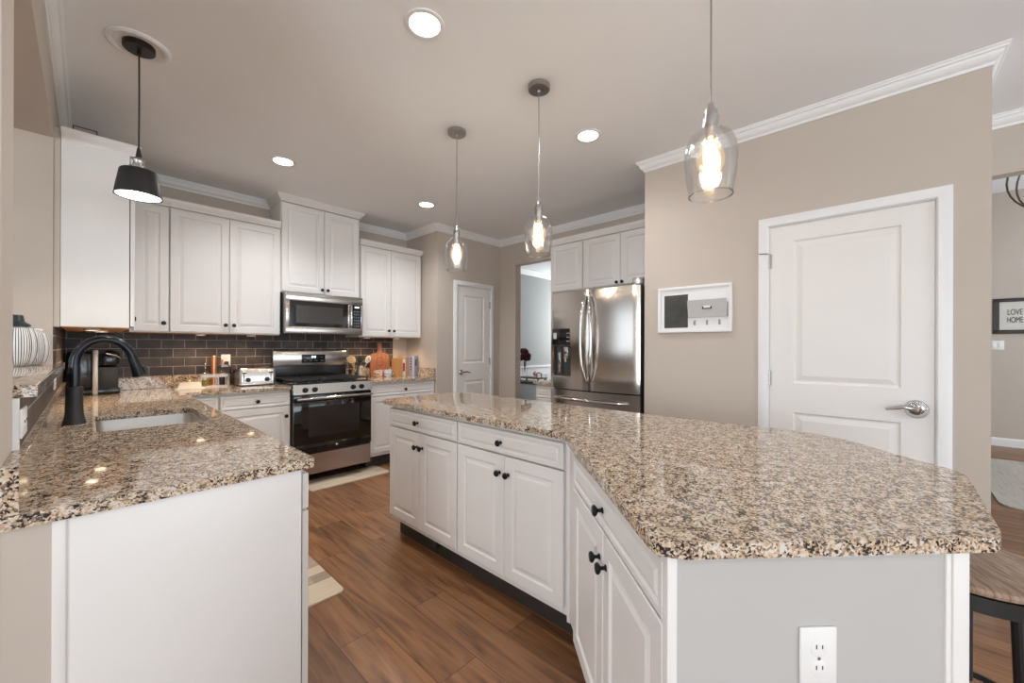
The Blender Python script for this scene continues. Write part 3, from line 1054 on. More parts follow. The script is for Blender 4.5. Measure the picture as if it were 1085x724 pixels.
# puck lights under the wall cabinets
PG = 'puck lights under the wall cabinets'
for (x, y, lab) in ((0.02, 3.42, 'warm puck light under the far left cabinet, nearest the camera'), (0.06, 3.72, 'warm puck light under the far left cabinet, nearest the corner'),
                    (0.66, 4.25, 'small puck light above the oil bottles'), (1.03, 4.25, 'small puck light above the toaster'),
                    (2.15, 4.25, 'small puck light above the utensil jar'), (2.52, 4.25, 'small puck light above the books')):
    t = thing('puck_light', lab, 'light', (x, y, ZU - 0.012), 0, PG)
    MB().lathe([(0.034, 0.012), (0.036, 0.002), (0.033, 0.0), (0.028, 0.0), (0.027, 0.003), (0.027, 0.012)], (0, 0, 0), (0, 0, 1), 24, close=True).build('trim_ring', M_PLASTIC, t)
    MB().lathe([(0, 0.001), (0.027, 0.001), (0.027, 0.006), (0, 0.006)], (0, 0, 0), (0, 0, 1), 24).build('lens', M_PUCK, t)
    lamp('puck_glow', 'SPOT', (0, 0, -0.003), 8, (1.0, 0.72, 0.44), 0.03, 150, t)

# ------------------------------------------------------------------ appliances
# range
RX0, RW = 1.247, 0.740
t = thing('gas_range', 'stainless steel gas range with black oven glass between the white cabinets', 'range', (RX0, 3.822, 0))
q = MB()
q.box(0.002, RW - 0.002, 0.03, 0.60, 0.09, 0.835)
q.box(0.03, RW - 0.03, 0.30, 0.58, 0.02, 0.09)
q.build('range_body', M_GRAPH, t)
for x in (0.05, RW - 0.05):
    MB().cyl((x, 0.2, 0), (x, 0.2, 0.09), 0.015, n=10).build('foot', M_BLKM, t)
q = MB()
q.panelled(RW - 0.008, 0.190, [], [], set(), [], x0=0.004, z0=0.096, y=0.008, t=0.02, edge=0.004)
q.build('drawer', M_STEEL, t)
d = MB()
d.box(0.004, RW - 0.004, 0.0, 0.03, 0.298, 0.372, 0.003)
d.box(0.004, RW - 0.004, 0.0, 0.03, 0.762, 0.826, 0.003)
d.mat(1)
d.box(0.004, RW - 0.004, 0.002, 0.03, 0.372, 0.762, 0.001)
d = d.build('oven_door', [M_STEEL, M_DGLASS], t)
q = MB(); q.box(0.13, RW - 0.13, 0.0012, 0.003, 0.44, 0.715)
q.build('window', mat('oven_window', (0.022, 0.016, 0.013), 0.1, noise=0.1), d)
h = MB()
h.tube([(0.02, -0.045, 0.795), (0.2, -0.05, 0.797), (RW - 0.2, -0.05, 0.797), (RW - 0.02, -0.045, 0.795)], 0.0135, 14)
h.box(0.022, 0.05, -0.045, 0.002, 0.785, 0.805, 0.003)
h.box(RW - 0.05, RW - 0.022, -0.045, 0.002, 0.785, 0.805, 0.003)
h.build('handle', M_CHROME, d)
MB().lathe([(0.0, 0.003), (0.012, 0.003), (0.014, 0.0)], (RW / 2 + 0.02, 0.0, 0.336), (0, -1, 0), 20).build('round_badge', M_CHROME, d)
cp = MB()
cp.prism([(0, 0), (1, 0), (1, 1), (0, 1)], 0, 1) if False else None
pts = [(-0.006, 0.834), (0.05, 0.834), (0.05, 0.922), (0.010, 0.922)]
vs0 = [cp.bm.verts.new((0.002, y, z)) for y, z in pts]
vs1 = [cp.bm.verts.new((RW - 0.002, y, z)) for y, z in pts]
for j in range(4):
    cp.bm.faces.new((vs0[j], vs0[(j + 1) % 4], vs1[(j + 1) % 4], vs1[j]))
cp.bm.faces.new(vs0); cp.bm.faces.new(vs1)
bmesh.ops.recalc_face_normals(cp.bm, faces=cp.bm.faces[:]); cp._tag()
cpo = cp.build('control_panel', M_STEEL, t)
for x in (0.102, 0.185, 0.545, 0.630):
    q = MB()
    q.lathe([(0.024, 0.0), (0.024, 0.004), (0.020, 0.006), (0.019, 0.028), (0.016, 0.032), (0, 0.032)], (x, 0.001, 0.872), (0, -1, 0.17), 20)
    q.box(x - 0.004, x + 0.004, -0.036, -0.024, 0.862, 0.892, 0.001)
    q.build('burner_knob', M_BLK, cpo)
q = MB(); q.box(0.0, RW, 0.010, 0.60, 0.915, 0.928, 0.003); q.build('cooktop', M_BLK, t)
for i, x in enumerate((0.13, 0.37, 0.61)):
    for y in ((0.17, 0.44) if i != 1 else (0.30,)):
        q = MB()
        q.lathe([(0.05, 0.0), (0.05, 0.006), (0.036, 0.008), (0.036, 0.016), (0.02, 0.02), (0, 0.02)], (x, y, 0.928), (0, 0, 1), 20)
        q.build('burner', M_BLKM, t)
for x0 in (0.015, 0.257, 0.499):
    q = MB()
    x1 = x0 + 0.226
    for (a, b, c, dd) in ((x0, x1, 0.05, 0.062), (x0, x1, 0.56, 0.572), (x0, x0 + 0.012, 0.05, 0.572), (x1 - 0.012, x1, 0.05, 0.572), (x0, x1, 0.30, 0.312), (x0 + 0.107, x0 + 0.119, 0.05, 0.572), (x0, x1, 0.17, 0.182), (x0, x1, 0.43, 0.442)):
        q.box(a, b, c, dd, 0.950, 0.964, 0.002)
    for xx in (x0 + 0.006, x1 - 0.006):
        for yy in (0.056, 0.306, 0.566):
            q.box(xx - 0.006, xx + 0.006, yy - 0.006, yy + 0.006, 0.928, 0.952)
    q.build('grate', M_BLKM, t)
q = MB()
q.box(0.004, RW - 0.004, 0.585, 0.64, 0.915, 1.070)
q.build('rear_vent', M_BLK, t)
q = MB()
q.box(0.004, RW + 0.002, 0.575, 0.645, 1.068, 1.222, 0.006)
bgo = q.build('backguard', M_STEEL, t)
q = MB(); q.box(0.268, 0.505, 0.572, 0.576, 1.098, 1.186, 0.003)
dp = q.build('display_panel', M_BLK, bgo)
for k in range(4):
    for r_ in range(2):
        if r_ == 1 and k in (1, 2):
            continue
        MB().box(0.29 + k * 0.055, 0.315 + k * 0.055, 0.5705, 0.5725, 1.118 + r_ * 0.035, 1.124 + r_ * 0.035).build('button', mat('button_grey', (0.3, 0.3, 0.3), 0.5, noise=0.05), dp)
q = MB(); q.box(0.365, 0.382, 0.5705, 0.572, 1.150, 1.170); q.box(0.39, 0.407, 0.5705, 0.572, 1.150, 1.170); q.build('clock_digits', M_DISP, dp)

# microwave
MX0, MW = 1.250, 0.735
t = thing('microwave', 'stainless steel over-the-range microwave under the tall cabinet', 'microwave', (MX0, 4.020, 1.388))
MB().box(0.002, MW - 0.002, 0.02, 0.44, 0.004, 0.392).build('microwave_body', M_STEEL, t)
MB().box(0.0, MW, 0.0, 0.021, 0.0, 0.006).build('bottom_lip', M_BLKM, t)
d = MB()
d.box(0.0, MW, -0.002, 0.02, 0.313, 0.392, 0.003)
d.box(0.0, MW, -0.002, 0.02, 0.006, 0.070, 0.003)
d.box(0.0, 0.030, -0.002, 0.02, 0.070, 0.313, 0.001)
d.box(0.580, 0.625, -0.002, 0.02, 0.070, 0.313, 0.001)
d.box(0.715, MW, -0.002, 0.02, 0.070, 0.313, 0.001)
d.mat(1)
d.box(0.030, 0.580, 0.0, 0.02, 0.070, 0.313)
d = d.build('door', [M_STEEL, M_DGLASS], t)
MB().box(0.085, 0.525, -0.0008, 0.001, 0.105, 0.270).build('window', mat('microwave_mesh_window', (0.035, 0.032, 0.03), 0.2, noise=0.1), d)
q = MB()
q.tube([(0.602, -0.006, 0.085), (0.602, -0.032, 0.10), (0.602, -0.034, 0.19), (0.602, -0.032, 0.285), (0.602, -0.006, 0.30)], 0.008, 12)
q.build('handle', M_CHROME, d)
q = MB(); q.box(0.626, 0.714, -0.001, 0.02, 0.071, 0.312)
cpo = q.build('control_panel', M_BLK, t)
MB().box(0.650, 0.695, -0.003, -0.001, 0.282, 0.296).build('clock_digits', M_DISP, cpo)
for r_ in range(6):
    for k in range(3):
        MB().box(0.640 + k * 0.022, 0.655 + k * 0.022, -0.0025, -0.001, 0.085 + r_ * 0.03, 0.103 + r_ * 0.03).build('button', mat('button_slate', (0.10, 0.13, 0.14), 0.4, noise=0.2, nscale=60), cpo)

# refrigerator
FW = 0.870
t = thing('refrigerator', 'stainless steel french-door refrigerator with water dispenser', 'refrigerator', (2.925, 2.252, 0), -PI / 2)
q = MB()
q.box(0.006, FW - 0.006, 0.055, 0.90, 0.05, 1.745)
q.box(0.03, FW - 0.03, 0.09, 0.88, 0.0, 0.05)
q.build('fridge_body', M_GRAPH, t)


def fy(x):
    return -0.042 * (1 - ((x - FW / 2) / (FW / 2)) ** 2)


def fdoor(x0, x1, z0, z1, holes=None):
    q = MB()
    bm = q.bm
    n = 14
    xs = [x0 + (x1 - x0) * k / n for k in range(n + 1)]
    zs = [z0, z1]
    if holes:
        a, b, c, d = holes
        xs = sorted(set([x for x in xs if abs(x - a) > 0.01 and abs(x - b) > 0.01] + [a, b]))
        zs = [z0, c, d, z1]
    F = {}
    def v(x, z, back=None):
        k = (round(x, 5), round(z, 5), back)
        if k not in F:
            y = fy(x) if back is None else back
            if back is None:
                e = min(x - x0, x1 - x)
                if e < 0.008:
                    y += (0.008 - e) ** 2 * 120
            F[k] = bm.verts.new((x, y, z))
        return F[k]
    for i in range(len(xs) - 1):
        for j in range(len(zs) - 1):
            if holes and a - 1e-6 <= xs[i] < b - 1e-6 and zs[j] == c:
                continue
            bm.faces.new((v(xs[i], zs[j]), v(xs[i + 1], zs[j]), v(xs[i + 1], zs[j + 1]), v(xs[i], zs[j + 1])))
    for z in (z0, z1):
        for i in range(len(xs) - 1):
            bm.faces.new((v(xs[i], z), v(xs[i + 1], z), v(xs[i + 1], z, 0.05), v(xs[i], z, 0.05)))
    for x in (x0, x1):
        for j in range(len(zs) - 1):
            bm.faces.new((v(x, zs[j]), v(x, zs[j + 1]), v(x, zs[j + 1], 0.05), v(x, zs[j], 0.05)))
    bmesh.ops.recalc_face_normals(bm, faces=bm.faces[:])
    q._tag()
    return q


ld = fdoor(0.0, FW / 2 - 0.003, 0.903, 1.760, (0.046, 0.250, 1.016, 1.282)).build('left_door', M_STEELV, t)
q = MB()
yb = 0.035
ya = fy(0.046); yc = fy(0.25)
V = q.bm.verts.new
A = [V((0.046, ya, 1.016)), V((0.25, yc, 1.016)), V((0.25, yc, 1.282)), V((0.046, ya, 1.282))]
Bk = [V((0.052, yb, 1.024)), V((0.244, yb, 1.024)), V((0.244, yb, 1.278)), V((0.052, yb, 1.278))]
for k in range(4):
    q.bm.faces.new((A[k], A[(k + 1) % 4], Bk[(k + 1) % 4], Bk[k]))
q.bm.faces.new(Bk)
q._tag()
disp = q.build('dispenser_recess', mat('dispenser_grey', (0.10, 0.10, 0.10), 0.3, metal=0.6, noise=0.05), ld)
q = MB(); q.box(0.15, 0.20, -0.005, 0.03, 1.17, 1.28, 0.008); q.lathe([(0.018, 0), (0.014, 0.05), (0, 0.05)], (0.175, 0.0, 1.19), (0, 0, -1), 14)
q.build('water_nozzle', M_CHROME, ld)
q = MB(); q.box(0.085, 0.115, 0.0, 0.012, 1.03, 1.22, 0.004); q.build('paddle', M_CHROME, ld)
q = MB()
q.box(0.044, 0.252, (ya + yc) / 2 - 0.012, 0.01, 1.292, 1.436, 0.004)
dp = q.build('dispenser_panel', M_BLK, ld)
for k in range(3):
    MB().box(0.205, 0.235, (ya + yc) / 2 - 0.0135, (ya + yc) / 2 - 0.011, 1.32 + k * 0.035, 1.328 + k * 0.035).build('button', mat('button_grey', (0.3, 0.3, 0.3), 0.5), dp)
MB().box(0.06, 0.095, (ya + yc) / 2 - 0.0135, (ya + yc) / 2 - 0.011, 1.345, 1.40).build('sticker', mat('sticker_grey', (0.45, 0.46, 0.5), 0.4, noise=0.1), dp)
rd = fdoor(FW / 2 + 0.003, FW, 0.903, 1.760).build('right_door', M_STEELV, t)
fz = fdoor(0.0, FW, 0.06, 0.893).build('freezer_drawer', M_STEELV, t)
for s, par in ((-1, ld), (1, rd)):
    q = MB()
    pts = []
    for k in range(13):
        u = k / 12
        bow = math.sin(PI * u)
        pts.append((FW / 2 + s * (0.022 + 0.028 * bow), -0.052 - 0.045 * min(1, bow * 2.2), 0.985 + u * 0.72))
    q.tube(pts, [0.009] + [0.0115] * 11 + [0.009], 12, flat=1.25)
    for k in (0, -1):
        q.cyl(pts[k], (pts[k][0], -0.035, pts[k][2]), 0.010, n=10)
    q.build('door_handle', M_CHROME, par)
q = MB()
pts = []
for k in range(13):
    u = k / 12
    x = 0.06 + u * 0.72
    pts.append((x, fy(x) - 0.045 * min(1, math.sin(PI * u) * 3 + 0.2), 0.822 - 0.0 * u))
q.tube(pts, 0.0115, 12, flat=1.1)
for k in (0, -1):
    q.cyl(pts[k], (pts[k][0], fy(pts[k][0]) + 0.003, pts[k][2]), 0.010, n=10)
q.build('drawer_handle', M_CHROME, fz)
text('brand_lettering', 'SAMSUNG', 0.016, M_NICKEL, rd, (0.70, fy(0.70) - 0.001, 1.715), (R(90), 0, R(9)), sx=1.2)
hg = MB(); hg.box(0.01, 0.10, 0.03, 0.12, 1.745, 1.765, 0.004); hg.box(FW - 0.10, FW - 0.01, 0.03, 0.12, 1.745, 1.765, 0.004)
hg.build('hinge_cover', M_GRAPH, t)
# glass bowl on the fridge
q = MB()
q.lathe([(0.03, 0.0), (0.042, 0.01), (0.048, 0.04), (0.045, 0.06), (0.038, 0.062), (0.040, 0.04), (0.034, 0.014), (0, 0.010)], (3.02, 1.440, 1.768), (0, 0, 1), 12)
tag(q.build('glass_jar', mat('cut_glass', (0.65, 0.62, 0.58), 0.15, metal=0.6, noise=0.5, nscale=80)), 'small cut glass jar on top of the fridge at its right corner', 'jar')

# ------------------------------------------------------------------ faucet and pendants
t = thing('kitchen_faucet', 'matte black gooseneck faucet behind the sink', 'faucet', (-0.040, 2.70, TOP))
q = MB()
q.lathe([(0, 0), (0.038, 0), (0.038, 0.012), (0.034, 0.022), (0.030, 0.05), (0.0275, 0.13), (0.028, 0.165), (0.026, 0.17), (0, 0.17)], n=24)
q.build('base', M_BLKM, t)
fpts = [(0, 0, 0.165), (0, 0, 0.21), (0, 0, 0.25)]
for k in range(0, 15):
    a = PI - k * (PI * 0.93) / 14
    fpts.append((0.098 + 0.098 * math.cos(a), 0, 0.27 + 0.118 * math.sin(a)))
q = MB(); q.tube(fpts, [0.020] * 3 + [0.0185] * 15, 16)
M_FAU = mat('faucet_black', (0.02, 0.022, 0.026), 0.22, metal=0.7, noise=0.05)
q.build('spout', M_FAU, t)
q = MB()
e = Vector(fpts[-1]); d_ = (Vector(fpts[-1]) - Vector(fpts[-2])).normalized()
d2 = Vector((0.30, 0, -1)).normalized()
q.lathe([(0.019, -0.004), (0.020, 0.01), (0.021, 0.03), (0.027, 0.080), (0.028, 0.088), (0.022, 0.092), (0, 0.092)], e, d2, 18)
q.box(e.x + 0.035, e.x + 0.05, -0.008, 0.008, e.z - 0.07, e.z - 0.04, 0.004)
q.build('spray_head', M_FAU, t)
q = MB(); q.tube([(0, 0.02, 0.14), (0.0, 0.045, 0.145), (0.0, 0.075, 0.165), (0.0, 0.11, 0.19)], [0.011, 0.009, 0.007, 0.006], 10)
q.build('lever', M_BLKM, t)

# black sink pendant
t = thing('pendant_lamp', 'black metal cone pendant lamp hanging over the sink', 'lamp', (0.166, 2.600, ZC))
MB().lathe([(0.118, 0), (0.118, -0.006), (0.108, -0.012), (0.095, -0.010), (0.088, -0.003), (0.088, 0)], n=40, close=True).build('ceiling_ring', M_TRIM, t)
q = MB(); q.lathe([(0, 0), (0.060, 0), (0.060, -0.020), (0.056, -0.024), (0.008, -0.026), (0.008, -0.045), (0, -0.045)], n=30)
q.build('canopy', mat('bronze_black', (0.03, 0.022, 0.018), 0.4, metal=0.6, noise=0.05), t)
MB().tube([(0, 0, -0.04), (0.001, 0.001, -0.25), (0, 0, -0.50)], 0.0035, 8).build('cord', M_BLKM, t)
q = MB(); q.lathe([(0, -0.49), (0.006, -0.49), (0.012, -0.535), (0.016, -0.54), (0, -0.545)], n=20)
q.build('cord_cap', M_BLKM, t)
q = MB(); q.lathe([(0, -0.54), (0.020, -0.54), (0.024, -0.548), (0.020, -0.555), (0.022, -0.575), (0.034, -0.580), (0.034, -0.590), (0.05, -0.598), (0, -0.60)], n=24)
q.build('socket', M_NICKEL, t)
q = MB()
q.lathe([(0.020, -0.596), (0.066, -0.600), (0.069, -0.604), (0.088, -0.722), (0.0865, -0.722), (0.067, -0.606), (0.020, -0.600)], n=40)
q.build('shade', M_BLKM, t)
q = MB()
q.lathe([(0.0, -0.608), (0.064, -0.609), (0.083, -0.719), (0.0815, -0.719), (0.062, -0.611), (0.0, -0.610)], n=40)
q.build('shade_lining', M_SHADEIN, t)
q = MB(); q.lathe([(0, -0.62), (0.015, -0.62), (0.03, -0.655), (0.032, -0.68), (0.024, -0.702), (0, -0.712)], n=20)
q.build('bulb', M_LED, t)
lamp('sink_glow', 'SPOT', (0, 0, -0.72), 9, (1.0, 0.88, 0.72), 0.04, 140, t)

# clear glass pendants
def glass_pendant(label, x, y, drop):
    t = thing('pendant_lamp', label, 'lamp', (x, y, ZC), 0, None)
    MB().lathe([(0, 0), (0.060, 0), (0.060, -0.022), (0.055, -0.026), (0.010, -0.028), (0.008, -0.04), (0, -0.04)], n=32).build('canopy', M_NICKEL, t)
    g0 = -drop
    MB().tube([(0, 0, -0.03), (0, 0, -0.3), (0, 0, g0 + 0.06)], 0.0028, 8).build('cord', M_NICKEL, t)
    q = MB(); q.lathe([(0, g0 + 0.062), (0.008, g0 + 0.062), (0.012, g0 + 0.04), (0.020, g0 + 0.036), (0.021, g0 + 0.005), (0.017, g0 - 0.02), (0.016, g0 - 0.05), (0, g0 - 0.05)], n=20)
    q.build('socket', M_CHROME, t)
    H = 0.232
    pr_ = [(0.023, 0.018), (0.026, 0.016), (0.023, 0.0), (0.023, -0.012), (0.040, -0.026), (0.062, -0.045), (0.075, -0.075), (0.078, -0.11), (0.074, -0.17), (0.064, -H + 0.003), (0.0645, -H), (0.0615, -H), (0.062, -H + 0.004), (0.0725, -0.17), (0.0765, -0.11), (0.0735, -0.075), (0.060, -0.047), (0.038, -0.028), (0.0215, -0.013), (0.0215, 0.018)]
    MB().lathe([(r, g0 + z) for r, z in pr_], n=40, close=True).build('glass_shade', M_GLASS, t)
    q = MB(); q.tube([(0.0635 * math.cos(k * PI / 20), 0.0635 * math.sin(k * PI / 20), g0 - H) for k in range(41)], 0.0022, 6, caps=False)
    q.build('rim', M_RIM, t)
    q = MB(); q.lathe([(0.012, -0.05), (0.016, -0.062), (0.034, -0.085), (0.042, -0.112), (0.040, -0.135), (0.028, -0.158), (0.014, -0.172), (0.008, -0.185), (0, -0.190)], (0, 0, g0), n=24)
    b = q.build('bulb', M_BULB, t)
    q = MB()
    for k in range(6):
        a = k * PI / 3
        q.tube([(0.006 * math.cos(a), 0.006 * math.sin(a), g0 - 0.06), (0.020 * math.cos(a), 0.020 * math.sin(a), g0 - 0.10), (0.017 * math.cos(a), 0.017 * math.sin(a), g0 - 0.135), (0.004 * math.cos(a), 0.004 * math.sin(a), g0 - 0.17)], 0.0028, 6)
    q.build('filament', M_FIL, b)
    lamp('pendant_glow', 'POINT', (0, 0, g0 - 0.11), 6.5, (1.0, 0.90, 0.78), 0.03, parent=t)
    return t


glass_pendant('clear glass pendant lamp farthest from the camera, in front of the pantry door', 1.675, 2.076, 0.695)
glass_pendant('clear glass pendant lamp hanging in the middle, before the dining opening', 1.69, 1.386, 0.695)
glass_pendant('clear glass pendant lamp nearest the camera, against the closet wall', 1.358, 0.406, 0.715)

# recessed ceiling lights
RG = 'recessed ceiling lights'
for (x, y, lab) in ((1.022, 1.495, 'recessed ceiling light at top centre, nearest the camera'), (1.035, 3.404, 'recessed ceiling light in front of the range wall cabinets at left'),
                    (2.338, 3.377, 'recessed ceiling light nearest the pantry corner'), (2.316, 1.469, 'recessed ceiling light between the middle pendant and the closet wall'),
                    (-0.4, -1.5, 'recessed ceiling light behind the camera'), (-2.0, 2.4, 'recessed ceiling light in the room beyond the pass-through')):  # the pass-through room light is unseen, added to brighten its soffit and jamb
    t = thing('ceiling_light', lab, 'light', (x, y, ZC), 0, RG)
    MB().lathe([(0.088, 0.0), (0.088, -0.004), (0.080, -0.006), (0.068, -0.004), (0.066, -0.001), (0.066, 0.0)], n=36, close=True).build('trim_ring', M_TRIM, t)
    MB().lathe([(0, -0.003), (0.066, -0.003), (0.066, -0.001), (0, -0.001)], n=36).build('lens', M_LED, t)
    far = y > 3
    lamp('can_glow', 'SPOT', (0, 0, -0.01), 84 if far else 48, (0.97, 0.975, 1.0), 0.07, 140 if far else 160, t, 0.9)

# ------------------------------------------------------------------ things on the counters
# single-serve coffee maker in the corner
t = thing('coffee_maker', 'black single-serve coffee maker with a silver stripe in the counter corner', 'coffee maker', (0.025, 4.25, TOP))
q = MB(); q.box(-0.125, 0.145, -0.095, 0.105, 0.0, 0.045, 0.01); q.build('drip_base', M_BLK, t)
q = MB(); q.box(-0.125, 0.005, -0.095, 0.105, 0.045, 0.315, 0.02, 3); q.build('water_tank', M_BLK, t)
q = MB(); q.box(0.0, 0.03, -0.099, 0.107, 0.0, 0.325, 0.008); q.build('side_band', mat('silver_plastic', (0.55, 0.52, 0.48), 0.3, metal=0.3, noise=0.02), t)
q = MB(); q.box(0.03, 0.135, -0.090, 0.100, 0.04, 0.20, 0.006)
q.build('front_housing', M_BLKM, t)
q = MB()
q.box(0.03, 0.14, -0.085, 0.095, 0.20, 0.30, 0.03, 4)
q.lathe([(0.0, 0.0), (0.04, 0.0), (0.045, 0.02), (0.03, 0.035), (0, 0.038)], (0.10, 0.0, 0.285), (0.35, 0, 1), 20)
q.build('brew_head', M_BLK, t)
q = MB(); q.tube([(0.07, -0.088, 0.30), (0.12, -0.088, 0.285), (0.152, -0.05, 0.262), (0.156, 0.0, 0.258), (0.152, 0.05, 0.262), (0.12, 0.088, 0.285)], 0.007, 10); q.build('handle', M_COPPER if False else M_CHROME, t)
q = MB(); q.box(0.06, 0.14, -0.05, 0.05, 0.045, 0.052, 0.002); q.build('drip_tray', M_CHROME, t)

# butter dish
t = thing('butter_dish', 'cream lidded butter dish on the counter left of the oil bottles', 'dish', (0.585, 4.25, TOP))
M_CREAM = mat('cream_glaze', (0.78, 0.66, 0.52), 0.3, noise=0.05)
MB().prism(rrect(-0.10, 0.10, -0.05, 0.05, 0.02), 0.0, 0.010, bev=0.003).build('plate', mat('plate_cream', (0.80, 0.74, 0.66), 0.25, noise=0.02), t)
q = MB()
lo = rrect(-0.082, 0.082, -0.036, 0.036, 0.012); hi = rrect(-0.068, 0.068, -0.026, 0.026, 0.012)
a = [q.bm.verts.new((x, y, 0.010)) for x, y in lo]; b = [q.bm.verts.new((x, y, 0.052)) for x, y in hi]
for i in range(len(a)):
    q.bm.faces.new((a[i], a[(i + 1) % len(a)], b[(i + 1) % len(a)], b[i]))
q.bm.faces.new(b); q._tag()
lid = q.build('lid', M_CREAM, t)
MB().lathe([(0.006, 0.0), (0.005, 0.006), (0.010, 0.012), (0.008, 0.018), (0, 0.020)], (0, 0, 0.052), n=14).build('lid_knob', M_CREAM, lid)

# oil caddy and bottles
t = thing('bottle_caddy', 'low white oil bottle caddy against the tiles', 'caddy', (0.76, 4.30, TOP))
q = MB()
q.box(-0.10, 0.10, -0.045, 0.045, 0.0, 0.010, 0.002)
for z in (0.085,):
    q.box(-0.10, 0.10, -0.045, -0.041, z, z + 0.022); q.box(-0.10, 0.10, 0.041, 0.045, z, z + 0.022)
    q.box(-0.10, -0.096, -0.045, 0.045, z, z + 0.022); q.box(0.096, 0.10, -0.045, 0.045, z, z + 0.022)
for x in (-0.10, 0.022, 0.092):
    q.box(x, x + 0.008, -0.045, -0.041, 0.01, 0.09); q.box(x, x + 0.008, 0.041, 0.045, 0.01, 0.09)
q.build('caddy_frame', mat('caddy_grey', (0.62, 0.60, 0.57), 0.4, noise=0.02), t)


def bottle(name, label, cat, loc, r, h, neck, mliq, lvl, mglass, cap, sq=False):
    t = thing(name, label, cat, loc)
    prof = [(0, 0.003), (r * 0.95, 0.003), (r, 0.008), (r, h * 0.6), (r * 0.85, h * 0.70), (neck, h * 0.80), (neck, h)]
    MB().lathe(prof, n=4 if sq else 24).build('bottle_glass', mglass, t)
    if mliq:
        MB().lathe([(0, 0.005), (r * 0.93, 0.005), (r * 0.93, h * lvl), (0, h * lvl)], n=24).build('contents', mliq, t)
    MB().lathe([(0, 0), (neck * 1.2, 0), (neck * 1.2, 0.008), (neck * 0.6, 0.012), (neck * 0.7, 0.04), (0, 0.05)], (0, 0, h), n=14).build('stopper', cap, t)
    return t


M_OIL = mat('olive_oil', (0.30, 0.20, 0.02), 0.15, noise=0.1)
bottle('oil_bottle', 'round glass cruet half full of olive oil in the caddy', 'bottle', (0.70, 4.30, TOP + 0.010), 0.036, 0.155, 0.010, M_OIL, 0.33, M_GLASS, M_CHROME)
bottle('vinegar_bottle', 'glass bottle of dark vinegar at the right of the caddy', 'bottle', (0.82, 4.30, TOP + 0.010), 0.024, 0.165, 0.008, mat('vinegar', (0.02, 0.008, 0.01), 0.15, noise=0.1), 0.50, M_GLASS, M_CHROME)
bottle('spice_bottle', 'bottle with an orange cap behind the caddy beside the outlet', 'bottle', (0.835, 4.385, TOP), 0.028, 0.19, 0.014, mat('spice_fill', (0.5, 0.4, 0.28), 0.5, noise=0.3, nscale=90), 0.6, M_GLASS, mat('orange_cap', (0.55, 0.15, 0.04), 0.4, noise=0.05))
t = thing('pepper_mill', 'tall slim copper pepper mill standing behind the oil caddy', 'mill', (0.775, 4.385, TOP))
MB().lathe([(0, 0), (0.021, 0), (0.021, 0.17), (0.019, 0.172), (0.019, 0.176), (0.021, 0.178), (0.021, 0.262), (0, 0.262)], n=24).build('mill_body', M_COPPER, t)
MB().lathe([(0, 0), (0.017, 0), (0.014, 0.008), (0, 0.010)], (0, 0, 0.262), n=20).build('mill_cap', M_LWOOD, t)

# wall outlets over the counter
outlet('wall_outlet', 'white outlet on the range wall tiles above the oil bottles with a black plug', (0.880, YW - 0.010, 1.135), 0)
t = thing('power_cord', 'black toaster plug and cord hanging from the wall outlet', 'cord', (0.880, YW - 0.020, 1.115))
q = MB(); q.box(-0.016, 0.016, -0.028, 0.0, -0.014, 0.014, 0.004); q.build('plug', M_BLKM, t)
q = MB(); q.tube([(0, -0.02, 0.0), (0.02, -0.03, -0.03), (0.035, -0.03, -0.07), (0.06, -0.02, -0.09), (0.10, -0.045, -0.12), (0.12, -0.075, -0.17), (0.12, -0.12, -0.188)], 0.0045, 8); q.build('cable', M_BLKM, t)
t = thing('adapter_box', 'small black box behind the toaster against the splashback', 'box', (0.955, YW - 0.0515, TOP))
q = MB(); q.box(-0.045, 0.045, -0.022, 0.022, 0.0, 0.135, 0.005); q.build('box_body', M_BLKM, t)
q = MB(); q.box(-0.046, 0.046, -0.023, 0.023, 0.105, 0.137, 0.004); q.build('lid', M_BLK, t)
outlet('wall_outlet', 'horizontal white outlet under the granite ledge at far left', (XL + 0.0105, 1.590, 1.080), PI / 2, w=0.116, h=0.072)
outlet('wall_outlet', 'white outlet in the left wall tiles at the far end of the ledge', (XL + 0.0105, 3.02, 1.090), PI / 2, w=0.116, h=0.072)

# toaster
t = thing('toaster', 'chrome four-slice toaster with two black dials left of the range', 'toaster', (1.055, 4.22, TOP))
q = MB(); q.box(-0.138, 0.138, -0.085, 0.095, 0.006, 0.022, 0.004); q.build('base', M_STEEL, t)
q = MB()
prof = [(-0.085, 0.02), (-0.085, 0.12), (-0.075, 0.15), (-0.05, 0.165), (0.05, 0.165), (0.075, 0.15), (0.088, 0.12), (0.092, 0.02)]
a = [q.bm.verts.new((-0.125, y, z)) for y, z in prof]; b = [q.bm.verts.new((0.125, y, z)) for y, z in prof]
n = len(prof)
for i in range(n):
    q.bm.faces.new((a[i], a[(i + 1) % n], b[(i + 1) % n], b[i]))
q.bm.faces.new(a); q.bm.faces.new(b)
bmesh.ops.recalc_face_normals(q.bm, faces=q.bm.faces[:]); q._tag()
q.build('shell', M_STEEL, t)
q = MB()
for s in (-1, 1):
    q.prism([(s * 0.125, -0.087), (s * 0.140, -0.082), (s * 0.140, 0.088), (s * 0.125, 0.094)], 0.012, 0.150)
q.build('end_cap', M_STEEL, t)
